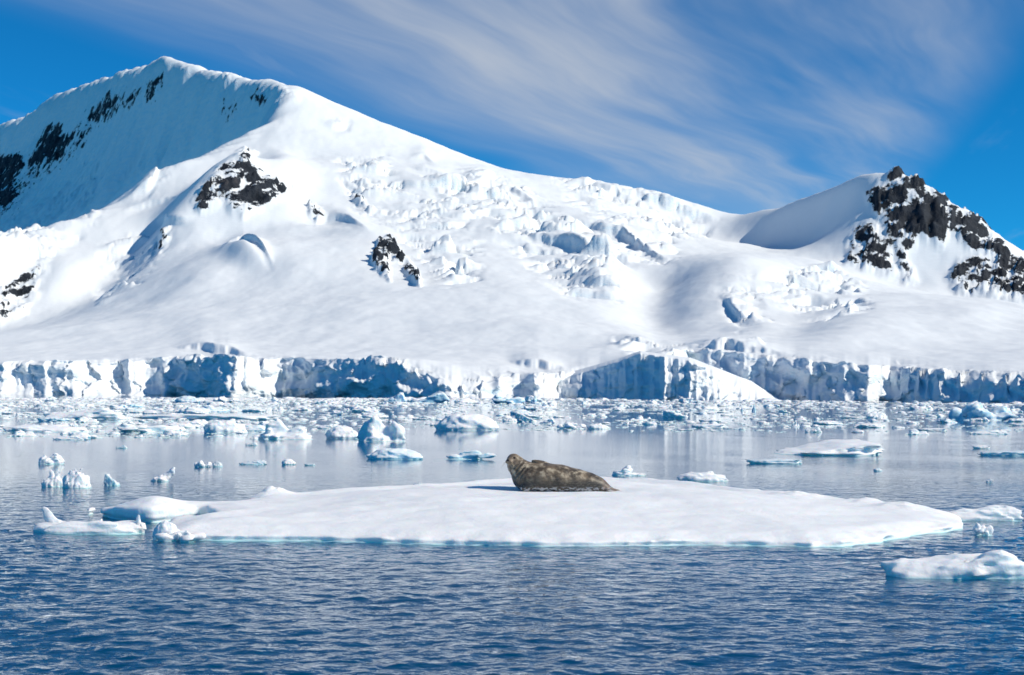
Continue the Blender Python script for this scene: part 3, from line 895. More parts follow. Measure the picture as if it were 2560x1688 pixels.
# ------------------------------------------------------------------ floating ice
def smin(a, b, k):
    h = np.clip(0.5 + 0.5 * (b - a) / k, 0, 1)
    return b + (a - b) * h - k * h * (1 - h)


def ell(x, y, z, c, r, tilt=0.0, turn=0.0):
    dx_, dy_, dz_ = x - c[0], y - c[1], z - c[2]
    if turn:
        ct, st = math.cos(turn), math.sin(turn)
        dx_, dy_ = dx_ * ct + dy_ * st, -dx_ * st + dy_ * ct
    if tilt:
        ct, st = math.cos(tilt), math.sin(tilt)
        dx_, dz_ = dx_ * ct + dz_ * st, -dx_ * st + dz_ * ct
    k = np.sqrt((dx_ / r[0]) ** 2 + (dy_ / r[1]) ** 2 + (dz_ / r[2]) ** 2)
    return (k - 1) * min(r)


def box_sdf(x, y, z, c, r, tilt=0.0, turn=0.0, rnd=0.05):
    dx_, dy_, dz_ = x - c[0], y - c[1], z - c[2]
    ct, st = math.cos(turn), math.sin(turn)
    dx_, dy_ = dx_ * ct + dy_ * st, -dx_ * st + dy_ * ct
    ct, st = math.cos(tilt), math.sin(tilt)
    dx_, dz_ = dx_ * ct + dz_ * st, -dx_ * st + dz_ * ct
    a, b, c_ = np.abs(dx_) - r[0], np.abs(dy_) - r[1], np.abs(dz_) - r[2]
    return np.sqrt(np.maximum(a, 0) ** 2 + np.maximum(b, 0) ** 2 + np.maximum(c_, 0) ** 2) + np.minimum(np.maximum(np.maximum(a, b), c_), 0) - rnd


def chunk_mesh(name, kind, seed, mat, n=(46, 36, 32), grain=1.0):
    """a piece of drift ice in a unit frame: x,y in -1..1, top at z=1, water line at z=0"""
    r = np.random.default_rng(seed)
    xs, ysx, zs = np.linspace(-1.25, 1.25, n[0]), np.linspace(-1.25, 1.25, n[1]), np.linspace(-0.55, 1.35, n[2])
    x, y, z = np.meshgrid(xs, ysx, zs, indexing='ij')
    if kind == 'slab':
        f = ell(x, y, z, (0, 0, -0.1), (1.0, 0.95, 0.75))
        f = np.maximum(f, -(f + 0.5)) if False else f
        for _ in range(5):
            c = (r.uniform(-0.7, 0.7), r.uniform(-0.6, 0.6), r.uniform(0.3, 0.55))
            f = smin(f, ell(x, y, z, c, (r.uniform(0.15, 0.4), r.uniform(0.15, 0.4), r.uniform(0.12, 0.35))), 0.12)
    elif kind == 'flat':
        d = np.sqrt(x ** 2 + y ** 2) - 0.92 + 0.16 * perlin2(np.arctan2(y, x) * 1.6 + seed, 0 * x, seed) + 0.05 * perlin2(x * 4, y * 4, seed)
        f = np.maximum(d, np.abs(z - 0.15) - 0.55)
        f = smin(f, ell(x, y, z, (r.uniform(-0.5, 0.5), 0.3, 0.7), (0.45, 0.4, 0.25)), 0.15)
    elif kind == 'tilt':
        d = np.sqrt(x ** 2 + y ** 2) - 0.95 + 0.10 * perlin2(np.arctan2(y, x) * 1.6 + seed, 0 * x, seed) + 0.04 * perlin2(x * 5, y * 5, seed)
        f = np.maximum(d, z - (0.10 + 0.80 * sstep(x, -1.0, 0.55) + 0.15 * y))
    elif kind == 'dome':
        f = ell(x, y, z, (0.0, 0, -0.05), (0.95, 0.9, 1.0), r.uniform(-0.12, 0.12))
        f = smin(f, ell(x, y, z, (r.uniform(0.3, 0.6), -0.2, 0.1), (0.55, 0.6, 0.55)), 0.15)
        for _ in range(3):
            a = r.uniform(0, 6.28)
            f = np.maximum(f, (x * math.cos(a) + y * math.sin(a)) * 0.8 + z * 0.35 - r.uniform(0.75, 0.9))
    elif kind == 'spire':
        f = ell(x, y, z, (0, 0, -0.12), (1.0, 0.8, 0.40))
        c = r.uniform(-0.35, 0.3)
        f = smin(f, ell(x, y, z, (c, 0.0, 0.3), (0.30, 0.34, 0.78), r.uniform(-0.3, 0.3), r.uniform(-0.5, 0.5)), 0.10)
        f = smin(f, ell(x, y, z, (c + r.choice([-1, 1]) * 0.42, -0.1, 0.2), (0.26, 0.3, 0.42), r.uniform(-0.5, 0.5)), 0.10)
        for _ in range(3):
            f = smin(f, ell(x, y, z, (r.uniform(-0.8, 0.8), r.uniform(-0.4, 0.3), 0.12), (0.2, 0.2, r.uniform(0.15, 0.3))), 0.1)
        a = r.uniform(0.3, 1.2)
        f = np.maximum(f, (x - c) * math.cos(a) + y * 0.3 + z * 0.22 - 0.72)
    elif kind == 'saddle':
        f = ell(x, y, z, (0, 0, -0.15), (1.0, 0.75, 0.45))
        f = smin(f, ell(x, y, z, (-0.42, 0, 0.40), (0.34, 0.4, 0.60), -0.35), 0.16)
        f = smin(f, ell(x, y, z, (-0.30, 0, 0.85), (0.24, 0.26, 0.17), 0.5), 0.12)
        f = smin(f, ell(x, y, z, (0.62, -0.1, 0.28), (0.30, 0.36, 0.46), 0.3), 0.16)
        f = smin(f, ell(x, y, z, (0.10, 0.2, 0.18), (0.40, 0.40, 0.38)), 0.16)
    elif kind == 'wedge':
        f = box_sdf(x, y, z, (0.05, 0, 0.05), (0.85, 0.55, 0.28), -0.42 - r.uniform(0, 0.15), r.uniform(-0.3, 0.3), 0.08)
        f = smin(f, ell(x, y, z, (-0.1, -0.1, -0.1), (0.95, 0.7, 0.3)), 0.12)
    elif kind == 'tusk':
        f = ell(x, y, z, (0.35, 0, -0.1), (0.65, 0.7, 0.38))
        for g in np.linspace(0, 1, 7):
            f = smin(f, ell(x, y, z, (0.35 - 1.15 * g + 0.25 * g * g, 0.05 * g, 0.05 + 0.92 * g ** 1.25), (0.40 * (1 - 0.72 * g), 0.5 * (1 - 0.7 * g), 0.36 * (1 - 0.68 * g))), 0.12)
    elif kind == 'block':
        f = box_sdf(x, y, z, (-0.15, 0, 0.25), (0.5, 0.5, 0.55), r.uniform(-0.25, 0.25), r.uniform(-0.6, 0.6), 0.06)
        f = smin(f, box_sdf(x, y, z, (0.5, -0.1, 0.0), (0.35, 0.45, 0.35), r.uniform(-0.4, 0.4), r.uniform(-0.6, 0.6), 0.06), 0.08)
        f = smin(f, ell(x, y, z, (0, 0, -0.2), (1.0, 0.85, 0.32)), 0.08)
    elif kind == 'cluster':
        f = ell(x, y, z, (0, 0, -0.18), (1.0, 0.8, 0.30))
        for _ in range(9):
            c = (r.uniform(-0.8, 0.8), r.uniform(-0.5, 0.5), r.uniform(0.0, 0.35))
            rr = (r.uniform(0.14, 0.34), r.uniform(0.14, 0.34), r.uniform(0.15, 0.55) * (1.1 - abs(c[0]) * 0.6))
            f = smin(f, ell(x, y, z, c, rr, r.uniform(-0.6, 0.6), r.uniform(-1, 1)), 0.06)
    elif kind == 'cone':
        rad = np.sqrt(x ** 2 + (y * 1.1) ** 2)
        f = np.maximum(rad - 0.55 * (1.12 - z) - 0.05, z - 1.05)
        f = smin(f, ell(x, y, z, (0, 0, -0.2), (1.0, 0.9, 0.3)), 0.1)
    else:  # crags: several facets and teeth
        f = ell(x, y, z, (0, 0, -0.1), (1.0, 0.75, 0.62), r.uniform(-0.2, 0.2))
        for k in range(5):
            cx = r.uniform(-0.55, 0.55)
            hz_ = (0.85 - abs(cx) * 0.9) * r.uniform(0.6, 1.05)
            f = smin(f, ell(x, y, z, (cx, r.uniform(-0.25, 0.25), 0.12), (r.uniform(0.2, 0.38), r.uniform(0.25, 0.4), max(0.25, hz_)), r.uniform(-0.4, 0.4), r.uniform(-0.8, 0.8)), 0.12)
    band = np.abs(f) < 0.3
    xb, yb, zb = x[band], y[band], z[band]
    nz_ = 0.15 * fbm3(xb * 2.6, yb * 2.6, zb * 2.6, 2, seed) + 0.075 * fbm3(xb * 7, yb * 7, zb * 7, 2, seed + 9)
    f[band] += nz_ * grain
    # slight notch where the sea has eaten it
    f += 0.05 * np.exp(-((z - 0.03) / 0.07) ** 2)
    V, Q = surface_nets(f, (xs[0], ysx[0], zs[0]), (xs[1] - xs[0], ysx[1] - ysx[0], zs[1] - zs[0]))
    V[:, 2] = np.where(V[:, 2] > 0, V[:, 2] / max(0.2, V[:, 2].max()), V[:, 2])
    V[:, 0] /= np.abs(V[:, 0]).max()
    V[:, 1] /= np.abs(V[:, 1]).max()
    return mesh_np(name, V, Q, mat)


PROTO = {}
for kind, cnt in (('slab', 3), ('flat', 2), ('dome', 2), ('spire', 3), ('saddle', 1), ('wedge', 2), ('block', 2), ('cluster', 3), ('cone', 1), ('crag', 2), ('tilt', 1), ('tusk', 1)):
    for s_ in range(cnt):
        PROTO[kind, s_] = chunk_mesh('ice_' + kind, kind, 300 + 17 * s_ + len(kind), MAT_CHUNK)


def variant(kind, s_, mat):
    key = (kind, s_, mat.name)
    if key not in PROTO:
        me = PROTO[kind, s_].copy()
        me.materials.clear(); me.materials.append(mat)
        PROTO[key] = me
    return PROTO[key]


def place(name, u0, u1, vtop, vbase, kind, s_, label, cat, depth=0.7, mat=None, rz=0.0, flip=False, group=None, mesh=None, parent=None):
    uc = 0.5 * (u0 + u1)
    p = on_level(uc, vbase, 0.0)
    y0 = p[1]
    wdt = (u1 - u0) / F_PX * y0
    dpt = wdt * depth
    yc = y0 + dpt * 0.42
    wdt *= yc / y0
    hgt = (vbase - vtop) / F_PX * yc * 0.93
    me = mesh if mesh is not None else (PROTO[kind, s_] if mat is None else variant(kind, s_, mat))
    o = add(name, me, (p[0] * yc / y0, yc, 0.0), (0, 0, rz + (math.pi if flip else 0)), (wdt / 2, dpt / 2, max(hgt, 0.03)), None, label, cat, group)
    TAKEN.append((p[0] * yc / y0, yc, wdt / 2, dpt / 2))
    return o


TAKEN = []

# --- the big floe that carries the seal
front = [(505, 1283), (450, 1302), (395, 1309), (330, 1309), (270, 1300), (232, 1280)]
OUT_PX = [(232, 1277, 0.0), (265, 1297, 0.0), (330, 1306, 0.0), (400, 1308, 0.0), (455, 1300, 0.0), (505, 1287, 0.06), (545, 1275, 0.26), (500, 1286, 0.2), (440, 1301, 0.1), (408, 1322, 0.04),
          (385, 1347, 0.0), (520, 1352, 0.0), (700, 1353, 0.0), (850, 1355, 0.0), (1000, 1361, 0.0), (1200, 1365, 0.0), (1420, 1369, 0.0), (1600, 1367, 0.0), (1750, 1364, 0.0),
          (1900, 1366, 0.0), (2080, 1371, 0.0), (2190, 1357, 0.0), (2300, 1343, 0.0), (2385, 1326, 0.0), (2428, 1306, 0.0), (2385, 1288, 0.1), (2320, 1268, 0.15), (2250, 1250, 0.25),
          (2150, 1240, 0.3), (2000, 1226, 0.3), (1900, 1218, 0.33), (1800, 1205, 0.35), (1680, 1191, 0.38), (1550, 1183, 0.42), (1400, 1180, 0.42), (1200, 1189, 0.4),
          (1050, 1204, 0.36), (850, 1212, 0.34), (700, 1222, 0.34), (600, 1232, 0.34), (500, 1242, 0.34), (400, 1239, 0.36), (310, 1238, 0.36), (240, 1250, 0.33), (205, 1262, 0.25)]
o_arr = np.array(OUT_PX)
OUT = np.array([on_level(np.array(a), np.array(b), c)[:2] for a, b, c in OUT_PX])
# round the outline
for _ in range(1):
    OUT = np.stack([0.75 * OUT + 0.25 * np.roll(OUT, -1, 0), 0.25 * OUT + 0.75 * np.roll(OUT, -1, 0)], 1).reshape(-1, 2)
lo, hi = OUT.min(0) - 2.2, OUT.max(0) + 0.9
hx, hy, hz = 0.085, 0.085, 0.028
gx_ = np.arange(lo[0], hi[0], hx); gy_ = np.arange(lo[1], hi[1], hy); gz_ = np.arange(-0.34, 0.86, hz)
FX, FY = np.meshgrid(gx_, gy_, indexing='ij')
SD = poly_sd(FX, FY, OUT)
SD = SD + 0.24 * fbm2(FX / 1.4, FY / 1.4, 3, 401) * sstep(FY, 25, 28) + 0.05 * fbm2(FX / 0.35, FY / 0.35, 2, 402)
din = np.maximum(-SD, 0)
bayc = on_level(np.array(390.0), np.array(1285.0), 0.2)[:2]
lobe = np.exp(-(((FX - bayc[0]) / 1.6) ** 2 + ((FY - bayc[1] - 0.7) / 1.3) ** 2))
TOP = 0.11 + 0.13 * sstep(din, 0, 0.8) + 0.30 * sstep(din, 0.4, 5.5) + 0.26 * lobe
back = sstep(FY, 33.0, 39.0)
TOP = TOP + back * 0.13 * sstep(-din, -1.5, -0.2)
TOP = TOP + (0.085 * fbm2(FX / 3.4 + 0.2 * FY, FY / 1.8, 3, 403) + 0.03 * fbm2(FX / 1.3, FY / 0.8, 2, 408)) * sstep(din, 0.1, 1.5) + 0.018 * fbm2(FX / 0.7, FY / 0.55, 3, 404)
rimz = sstep(-din, -0.9, -0.1)
TOP = TOP + rimz * 0.085 * np.maximum(fbm2(FX / 0.8, FY / 0.7, 2, 405), -0.25) * sstep(FX, -2.5, 1.5)
# little heaps of snow along the far rim
for (u_, v_, rr, hh) in [(660, 1215, 0.5, 0.16), (690, 1214, 0.3, 0.12), (1990, 1224, 0.6, 0.16), (2165, 1240, 0.5, 0.12), (2255, 1251, 0.6, 0.14), (1085, 1203, 0.5, 0.06)]:
    q = on_level(np.array(float(u_)), np.array(float(v_) + 8), 0.38)
    TOP = TOP + hh * np.exp(-(((FX - q[0]) / rr) ** 2 + ((FY - q[1]) / rr) ** 2)) * (1 + 0.6 * fbm2(FX / 0.25, FY / 0.25, 2, 406))
seal_c = on_level(np.array(1405.0), np.array(1229.0), 0.5)
flat_ = np.exp(-(((FX - seal_c[0]) / 1.6) ** 4 + ((FY - seal_c[1]) / 0.7) ** 4))
SEAL_Z = 0.49
TOP = TOP * (1 - flat_) + SEAL_Z * flat_
G = gz_[None, None, :]
foot_w = 0.34 + 1.9 * np.exp(-(((FX - 6.2) / 3.2) ** 2 + ((FY - 26.2) / 2.0) ** 2)) + 0.9 * np.exp(-(((FX - bayc[0]) / 1.5) ** 2 + ((FY - bayc[1]) / 1.5) ** 2))
foot = -foot_w[:, :, None] * sstep(-G, 0.01, 0.30) + 0.05 * np.exp(-((G - 0.03) / 0.04) ** 2)
side = SD[:, :, None] * 0.75 + foot
cap = G - TOP[:, :, None]
k_ = 0.10
hh_ = np.clip(0.5 - 0.5 * (cap - side) / k_, 0, 1)
FF = cap + (side - cap) * hh_ + k_ * hh_ * (1 - hh_)
FF[:, :, 0] = np.maximum(FF[:, :, 0], 0.01)
nb = np.abs(FF) < 0.08
ii, jj, kk = np.nonzero(nb)
edge_amt = sstep(-din[ii, jj], -0.5, 0.0)
FF[nb] += edge_amt * 0.035 * fbm3(gx_[ii] * 4.2, gy_[jj] * 4.2, gz_[kk] * 6, 2, 407)
FV, FQ = surface_nets(FF, (gx_[0], gy_[0], gz_[0]), (hx, hy, hz))
add('ice_floe', mesh_np('ice_floe', FV, FQ, MAT_FLOE), label='large flat snow covered ice floe carrying the resting seal', cat='ice floe')
TAKEN.append((1.5, 33.5, 12.0, 9.0))

# --- the strip of ice with fins at the left end of the big floe
def own_piece(name, u0, u1, vtop, vbase, kind, seed, parent, depth, dy_=0.0, z0=0.0, mat=MAT_FLOE, grain=1.0, rz=0.0):
    uc = 0.5 * (u0 + u1)
    y0 = parent.location.y + dy_
    a, b = unroll(uc, vbase)
    zb = CAM_H - b / F_PX * y0 if z0 is None else z0
    me = chunk_mesh(name, kind, seed, mat, (40, 30, 34), grain)
    wd = (u1 - u0) / F_PX * y0
    o = add(name, me, (a / F_PX * y0 - parent.location.x, dy_, zb), (0, 0, rz), (wd / 2, wd * depth / 2, (vbase - vtop) / F_PX * y0 * 0.97), parent)
    return o


pl = on_level(np.array(225.0), np.array(1336.0), 0.0)
strip = bpy.data.objects.new('finned_ice_strip', None); C.objects.link(strip)
strip.location = (pl[0], pl[1] + 0.35, 0)
strip['label'] = 'narrow low ice strip with upright fins off the left end of the big floe'; strip['category'] = 'drift ice'
own_piece('base', 70, 372, 1308, 1340, 'slab', 501, strip, 0.30, 0.0, 0.0, grain=0.8)
own_piece('fin', 84, 196, 1266, 1330, 'tusk', 503, strip, 0.4, 0.15, 0.0, grain=0.7)
own_piece('block', 233, 268, 1295, 1330, 'block', 505, strip, 0.8, 0.1, 0.0)
own_piece('finger', 316, 366, 1284, 1335, 'spire', 511, strip, 0.8, 0.0, 0.0)
pl = on_level(np.array(440.0), np.array(1357.0), 0.0)
rub = bpy.data.objects.new('ice_rubble', None); C.objects.link(rub)
rub.location = (pl[0], pl[1] + 0.3, 0)
rub['label'] = 'heap of wet rubble ice at the front left corner of the big floe'; rub['category'] = 'drift ice'
own_piece('base', 352, 530, 1330, 1356, 'cluster', 521, rub, 0.42, 0.0, 0.0, grain=0.8)
own_piece('heap', 372, 455, 1302, 1352, 'dome', 523, rub, 0.6, 0.25, 0.0)
own_piece('lump', 438, 480, 1326, 1356, 'cluster', 525, rub, 0.7, -0.05, 0.0)

near_pieces = [
    ('ice_floe', 2188, 2600, 1372, 1449, 'slab', 2, 'lumpy snow covered ice floe cut off by the lower right edge', 'ice floe', 0.45, MAT_FLOE, 0),
    ('ice_chunk', 2424, 2502, 1305, 1340, 'cluster', 0, 'small knobbly ice lump at the right tip of the big floe', 'drift ice', 0.6, MAT_FLOE, 0),
    ('ice_floe', 2325, 2560, 1262, 1303, 'slab', 1, 'thin snowy ice sliver behind the right tip of the big floe', 'ice floe', 0.3, MAT_FLOE, 0),
    ('ice_chunk', 1518, 1628, 1162, 1190, 'spire', 1, 'small pointed ice lump peeking over the floe right of the seal', 'drift ice', 0.5, MAT_FLOE, 0),
    ('ice_chunk', 1688, 1825, 1177, 1204, 'slab', 0, 'low rough ice ridge along the far rim of the big floe', 'drift ice', 0.3, MAT_FLOE, 0),
    ('ice_chunk', 88, 168, 1132, 1161, 'saddle', 0, 'white ice lump with a hooked top above the twin spiky growler', 'drift ice', 0.6, None, 1),
    ('growler', 100, 166, 1172, 1218, 'crag', 1, 'left half of the spiky white growler pair on the left', 'growler', 0.6, None, 0),
    ('growler', 152, 228, 1168, 1221, 'crag', 0, 'right half of the spiky white growler pair on the left', 'growler', 0.6, None, 0),
    ('ice_chunk', 254, 306, 1183, 1214, 'wedge', 1, 'glassy splintered ice bit right of the spiky growler pair', 'drift ice', 0.6, MAT_GLASSY, 0),
    ('ice_chunk', 377, 452, 1166, 1204, 'tusk', 0, 'tilted white ice wedge above the left arm of the big floe', 'drift ice', 0.6, None, 1),
    ('ice_chunk', 481, 530, 1149, 1168, 'cluster', 1, 'small rough ice lump upper right of the tilted wedge', 'drift ice', 0.6, None, 0),
    ('ice_chunk', 530, 557, 1151, 1167, 'crag', 0, 'tiny glassy ice shard beside a small rough lump', 'drift ice', 0.6, MAT_GLASSY, 0),
    ('ice_chunk', 596, 670, 1149, 1162, 'slab', 1, 'low flat ice bit with dark waterline, left of a small dome', 'drift ice', 0.5, MAT_GLASSY, 0),
    ('ice_chunk', 701, 740, 1146, 1162, 'dome', 0, 'small white ice dome right of a low flat ice bit', 'drift ice', 0.6, None, 0),
    ('ice_chunk', 288, 320, 1112, 1121, 'slab', 2, 'tiny grey ice bit alone on calm water at left', 'drift ice', 0.5, MAT_GLASSY, 0),
    ('ice_chunk', 760, 790, 1158, 1164, 'flat', 0, 'thin grey ice sheet right of the small dome', 'drift ice', 0.5, MAT_GLASSY, 0),
    ('growler', 908, 1058, 1118, 1149, 'dome', 1, 'low bluish growler sloping right, left of the seal', 'growler', 0.5, MAT_BLUE, 0),
    ('growler', 1072, 1278, 1121, 1149, 'cluster', 2, 'long translucent pale blue ice ridge behind the seal head', 'growler', 0.3, MAT_BLUE, 0),
    ('ice_floe', 1916, 2212, 1102, 1139, 'tilt', 0, 'clean white tabular floe floating alone at right', 'ice floe', 0.9, MAT_FLOE, 0),
    ('ice_floe', 1862, 2016, 1146, 1160, 'flat', 0, 'thin half sunk ice sheet below the tabular floe', 'ice floe', 0.35, MAT_GLASSY, 0),
    ('iceberg', 612, 812, 1040, 1099, 'spire', 2, 'white iceberg with one tall pinnacle in the left foreground of the belt', 'iceberg', 0.6, None, 0),
    ('iceberg', 806, 902, 1062, 1097, 'dome', 0, 'rounded white ice dome between the pinnacle berg and the sculpted berg', 'iceberg', 0.6, None, 0),
    ('iceberg', 882, 1027, 1036, 1104, 'saddle', 0, 'sculpted double humped white iceberg with green waterline', 'iceberg', 0.6, None, 0),
    ('iceberg', 1076, 1248, 1029, 1076, 'dome', 1, 'large domed iceberg shaded on its left in the centre of the belt', 'iceberg', 0.6, None, 0),
    ('iceberg', 2345, 2548, 998, 1051, 'cluster', 1, 'pale blue many humped iceberg near the right edge', 'iceberg', 0.45, MAT_BLUE, 0),
    ('iceberg', 2535, 2600, 1015, 1048, 'spire', 0, 'pointed blue iceberg cut by the right edge', 'iceberg', 0.6, MAT_BLUE, 0),
    ('ice_chunk', 1848, 1862, 1016, 1028, 'cone', 0, 'smaller of the two cone shaped blue ice spikes', 'drift ice', 0.8, MAT_BLUE, 0),
    ('ice_chunk', 1874, 1896, 1009, 1030, 'cone', 0, 'larger of the two cone shaped blue ice spikes', 'drift ice', 0.8, MAT_BLUE, 0),
    ('iceberg', 948, 1024, 979, 1008, 'wedge', 1, 'left blue wedge iceberg below the shaded ice cliff', 'iceberg', 0.6, MAT_BLUE, 1),
    ('iceberg', 1022, 1132, 977, 1007, 'wedge', 0, 'right longer blue wedge iceberg below the shaded ice cliff', 'iceberg', 0.6, MAT_BLUE, 1),
    ('iceberg', 1212, 1338, 985, 1010, 'cluster', 0, 'low rumpled blue iceberg in front of the lit ice cliff', 'iceberg', 0.5, MAT_BLUE, 0),
    ('iceberg', 1322, 1357, 987, 1011, 'spire', 1, 'small dark blue ice block right of the rumpled iceberg', 'iceberg', 0.8, MAT_BLUE, 0),
    ('iceberg', 505, 620, 1045, 1083, 'slab', 0, 'smooth white ice hump left of the pinnacle berg', 'iceberg', 0.5, None, 0),
    ('ice_floe', 100, 330, 1018, 1048, 'slab', 2, 'wide snowy floe with blocky top at far left of the belt', 'ice floe', 0.4, None, 0),
    ('ice_floe', 330, 700, 1034, 1050, 'flat', 1, 'long thin flat floe in the left part of the belt', 'ice floe', 0.3, None, 0),
    ('ice_floe', 0, 230, 1060, 1080, 'slab', 0, 'rough white floe at the left edge of the belt', 'ice floe', 0.35, None, 0),
    ('ice_floe', 265, 470, 1056, 1082, 'cluster', 0, 'jumbled white floe of broken blocks in the left belt', 'ice floe', 0.4, None, 0),
    ('ice_floe', 130, 225, 1086, 1100, 'slab', 1, 'low snowy floe at the near edge of the belt, far left', 'ice floe', 0.4, None, 0),
    ('ice_floe', 1382, 1470, 1054, 1072, 'cluster', 1, 'knobbly left floe of the pair right of the domed iceberg', 'ice floe', 0.5, None, 0),
    ('ice_floe', 1465, 1520, 1057, 1073, 'slab', 0, 'right floe of the pair right of the domed iceberg', 'ice floe', 0.5, None, 0),
    ('ice_chunk', 1286, 1350, 1034, 1055, 'wedge', 1, 'ice wedge with raised right tip beyond the domed iceberg', 'drift ice', 0.6, None, 0),
    ('ice_chunk', 1270, 1330, 1022, 1036, 'dome', 0, 'low pale blue ice hump at mid belt', 'drift ice', 0.6, MAT_BLUE, 0),
    ('ice_chunk', 1975, 2002, 1049, 1067, 'spire', 0, 'small upright white ice tooth right of the belt centre', 'drift ice', 0.7, None, 0),
    ('ice_floe', 2010, 2056, 1066, 1081, 'slab', 2, 'small rounded white floe above the tabular floe', 'ice floe', 0.6, None, 0),
    ('ice_floe', 2250, 2335, 1069, 1087, 'spire', 2, 'flat floe with a small white peak at right of the belt', 'ice floe', 0.6, None, 0),
    ('ice_floe', 2420, 2520, 1074, 1086, 'slab', 1, 'thin lumpy floe at the right end of the belt', 'ice floe', 0.4, None, 0),
    ('ice_floe', 2430, 2478, 1113, 1122, 'flat', 0, 'narrow white ice sheet on dark water near the right edge', 'ice floe', 0.5, None, 0),
    ('ice_floe', 2440, 2600, 1126, 1140, 'flat', 1, 'faint half sunk ice sheet at the right edge', 'ice floe', 0.3, MAT_GLASSY, 0),
    ('ice_chunk', 2183, 2206, 1170, 1178, 'slab', 0, 'tiny dark ice bit below the tabular floe', 'drift ice', 0.6, MAT_GLASSY, 0),
    ('ice_chunk', 2460, 2488, 1194, 1206, 'cluster', 2, 'tiny rough ice bit alone on water at right', 'drift ice', 0.6, None, 0),
    ('ice_chunk', 612, 646, 1104, 1114, 'slab', 2, 'small grey ice bit just below the pinnacle berg', 'drift ice', 0.5, None, 0),
    ('ice_chunk', 1032, 1056, 1205, 1213, 'slab', 1, 'tiny clear ice bit at the far rim of the floe left of the seal', 'drift ice', 0.6, MAT_GLASSY, 0),
]
for (nm, u0, u1, vt, vb, kd, s_, lab, ct_, dp, mat, fl) in near_pieces:
    place(nm, u0, u1, vt, vb, kd, s_, lab, ct_, dp, mat, 0.0, bool(fl))

# --- the belt of brash: the pieces one can tell apart
kinds = [('flat', 0), ('flat', 1), ('slab', 0), ('slab', 1), ('slab', 2), ('flat', 0), ('flat', 1), ('dome', 0), ('dome', 1), ('spire', 0), ('spire', 1), ('spire', 2), ('wedge', 0), ('wedge', 1),
         ('block', 0), ('block', 1), ('cluster', 0), ('cluster', 1), ('cluster', 2), ('crag', 0), ('saddle', 0)]
rb = np.random.default_rng(77)
WORD = {'slab': 'low snow capped ice slab', 'flat': 'flat white ice sheet', 'dome': 'rounded white ice hump', 'spire': 'peaked white ice chunk', 'wedge': 'tilted white ice wedge',
        'block': 'blocky white ice chunk', 'cluster': 'knobbly white ice chunk', 'crag': 'toothed white ice chunk', 'saddle': 'double humped ice chunk'}


def free(x, y, a, b, grow=1.0):
    for (tx, ty, ta, tb) in TAKEN:
        if abs(x - tx) < (a + ta) * grow * 0.85 and abs(y - ty) < (b + tb) * grow * 0.85:
            return False
    return True


BELT = []
made = 0
for trial in range(9000):
    if made >= 235:
        break
    u = rb.uniform(-60, 2620)
    v = 1004 + 94 * rb.uniform(0, 1) ** 1.25
    lim = np.interp(u, [0, 700, 1050, 1300, 1800, 2560], [1099, 1097, 1062, 1076, 1080, 1086])
    if v > lim + u * 0:
        continue
    clump = float(perlin2(np.array(u / 210.0), np.array(v / 9.0), 611))
    if clump < rb.uniform(-0.55, 0.35) - (0.25 if u < 900 else 0.0):
        continue
    size = rb.uniform(0, 1) ** 2.2
    wpx = (20 + 68 * size) * np.interp(v, [1003, 1030, 1100], [0.8, 1.0, 1.25])
    kd, s_ = kinds[rb.integers(len(kinds))]
    asp = {'flat': 0.10, 'slab': 0.2}.get(kd, 0.23) * rb.uniform(0.65, 1.25)
    hpx = max(3.0, wpx * asp)
    p = on_level(np.array(u), np.array(v), 0.0)
    dp = rb.uniform(0.5, 0.9)
    wd = wpx / F_PX * p[1]
    if not free(p[0], p[1] + wd * dp * 0.42, wd / 2, wd * dp / 2):
        continue
    side_ = 'left' if u < 850 else ('middle' if u < 1700 else 'right')
    dist_ = 'far' if v < 1022 else ('mid' if v < 1055 else 'near')
    blue_ = rb.uniform() < 0.08
    lab = WORD[kd] + (', bluish,' if blue_ else '') + ' drifting in the ' + {'far': 'far', 'mid': 'mid distance', 'near': 'near'}[dist_] + ' brash belt, ' + side_ + ' part'
    BELT.append((kd, blue_, dist_, side_, u, 
    place('brash_chunk', u - wpx / 2, u + wpx / 2, v - hpx, v, kd, s_, lab, 'drift ice', dp, MAT_BLUE if blue_ else None, rb.uniform(-0.35, 0.35), rb.uniform() < 0.5, group='ice chunks in the brash belt')))
    made += 1

ORD = ['leftmost', 'second from left', 'third from left', 'fourth from left', 'fifth from left', 'sixth from left', 'seventh from left', 'eighth from left', 'ninth from left', 'tenth from left']
seen = {}
for it in sorted(BELT, key=lambda q: q[4]):
    seen.setdefault(it[:4], []).append(it[5])
for (kd, blue_, dist_, side_), obs in seen.items():
    what = WORD[kd].replace('white', 'bluish') if blue_ else WORD[kd]
    if blue_ and 'bluish' not in what:
        what = 'bluish ' + what
    where = 'in the ' + {'far': 'far', 'mid': 'mid-distance', 'near': 'near'}[dist_] + ' brash belt, ' + side_ + ' third'
    what = what.replace(' ice chunk', ' chunk')
    for k, o in enumerate(obs):
        o['label'] = what + ' ' + where + ('' if len(obs) == 1 else ', ' + ORD[min(k, 9)])
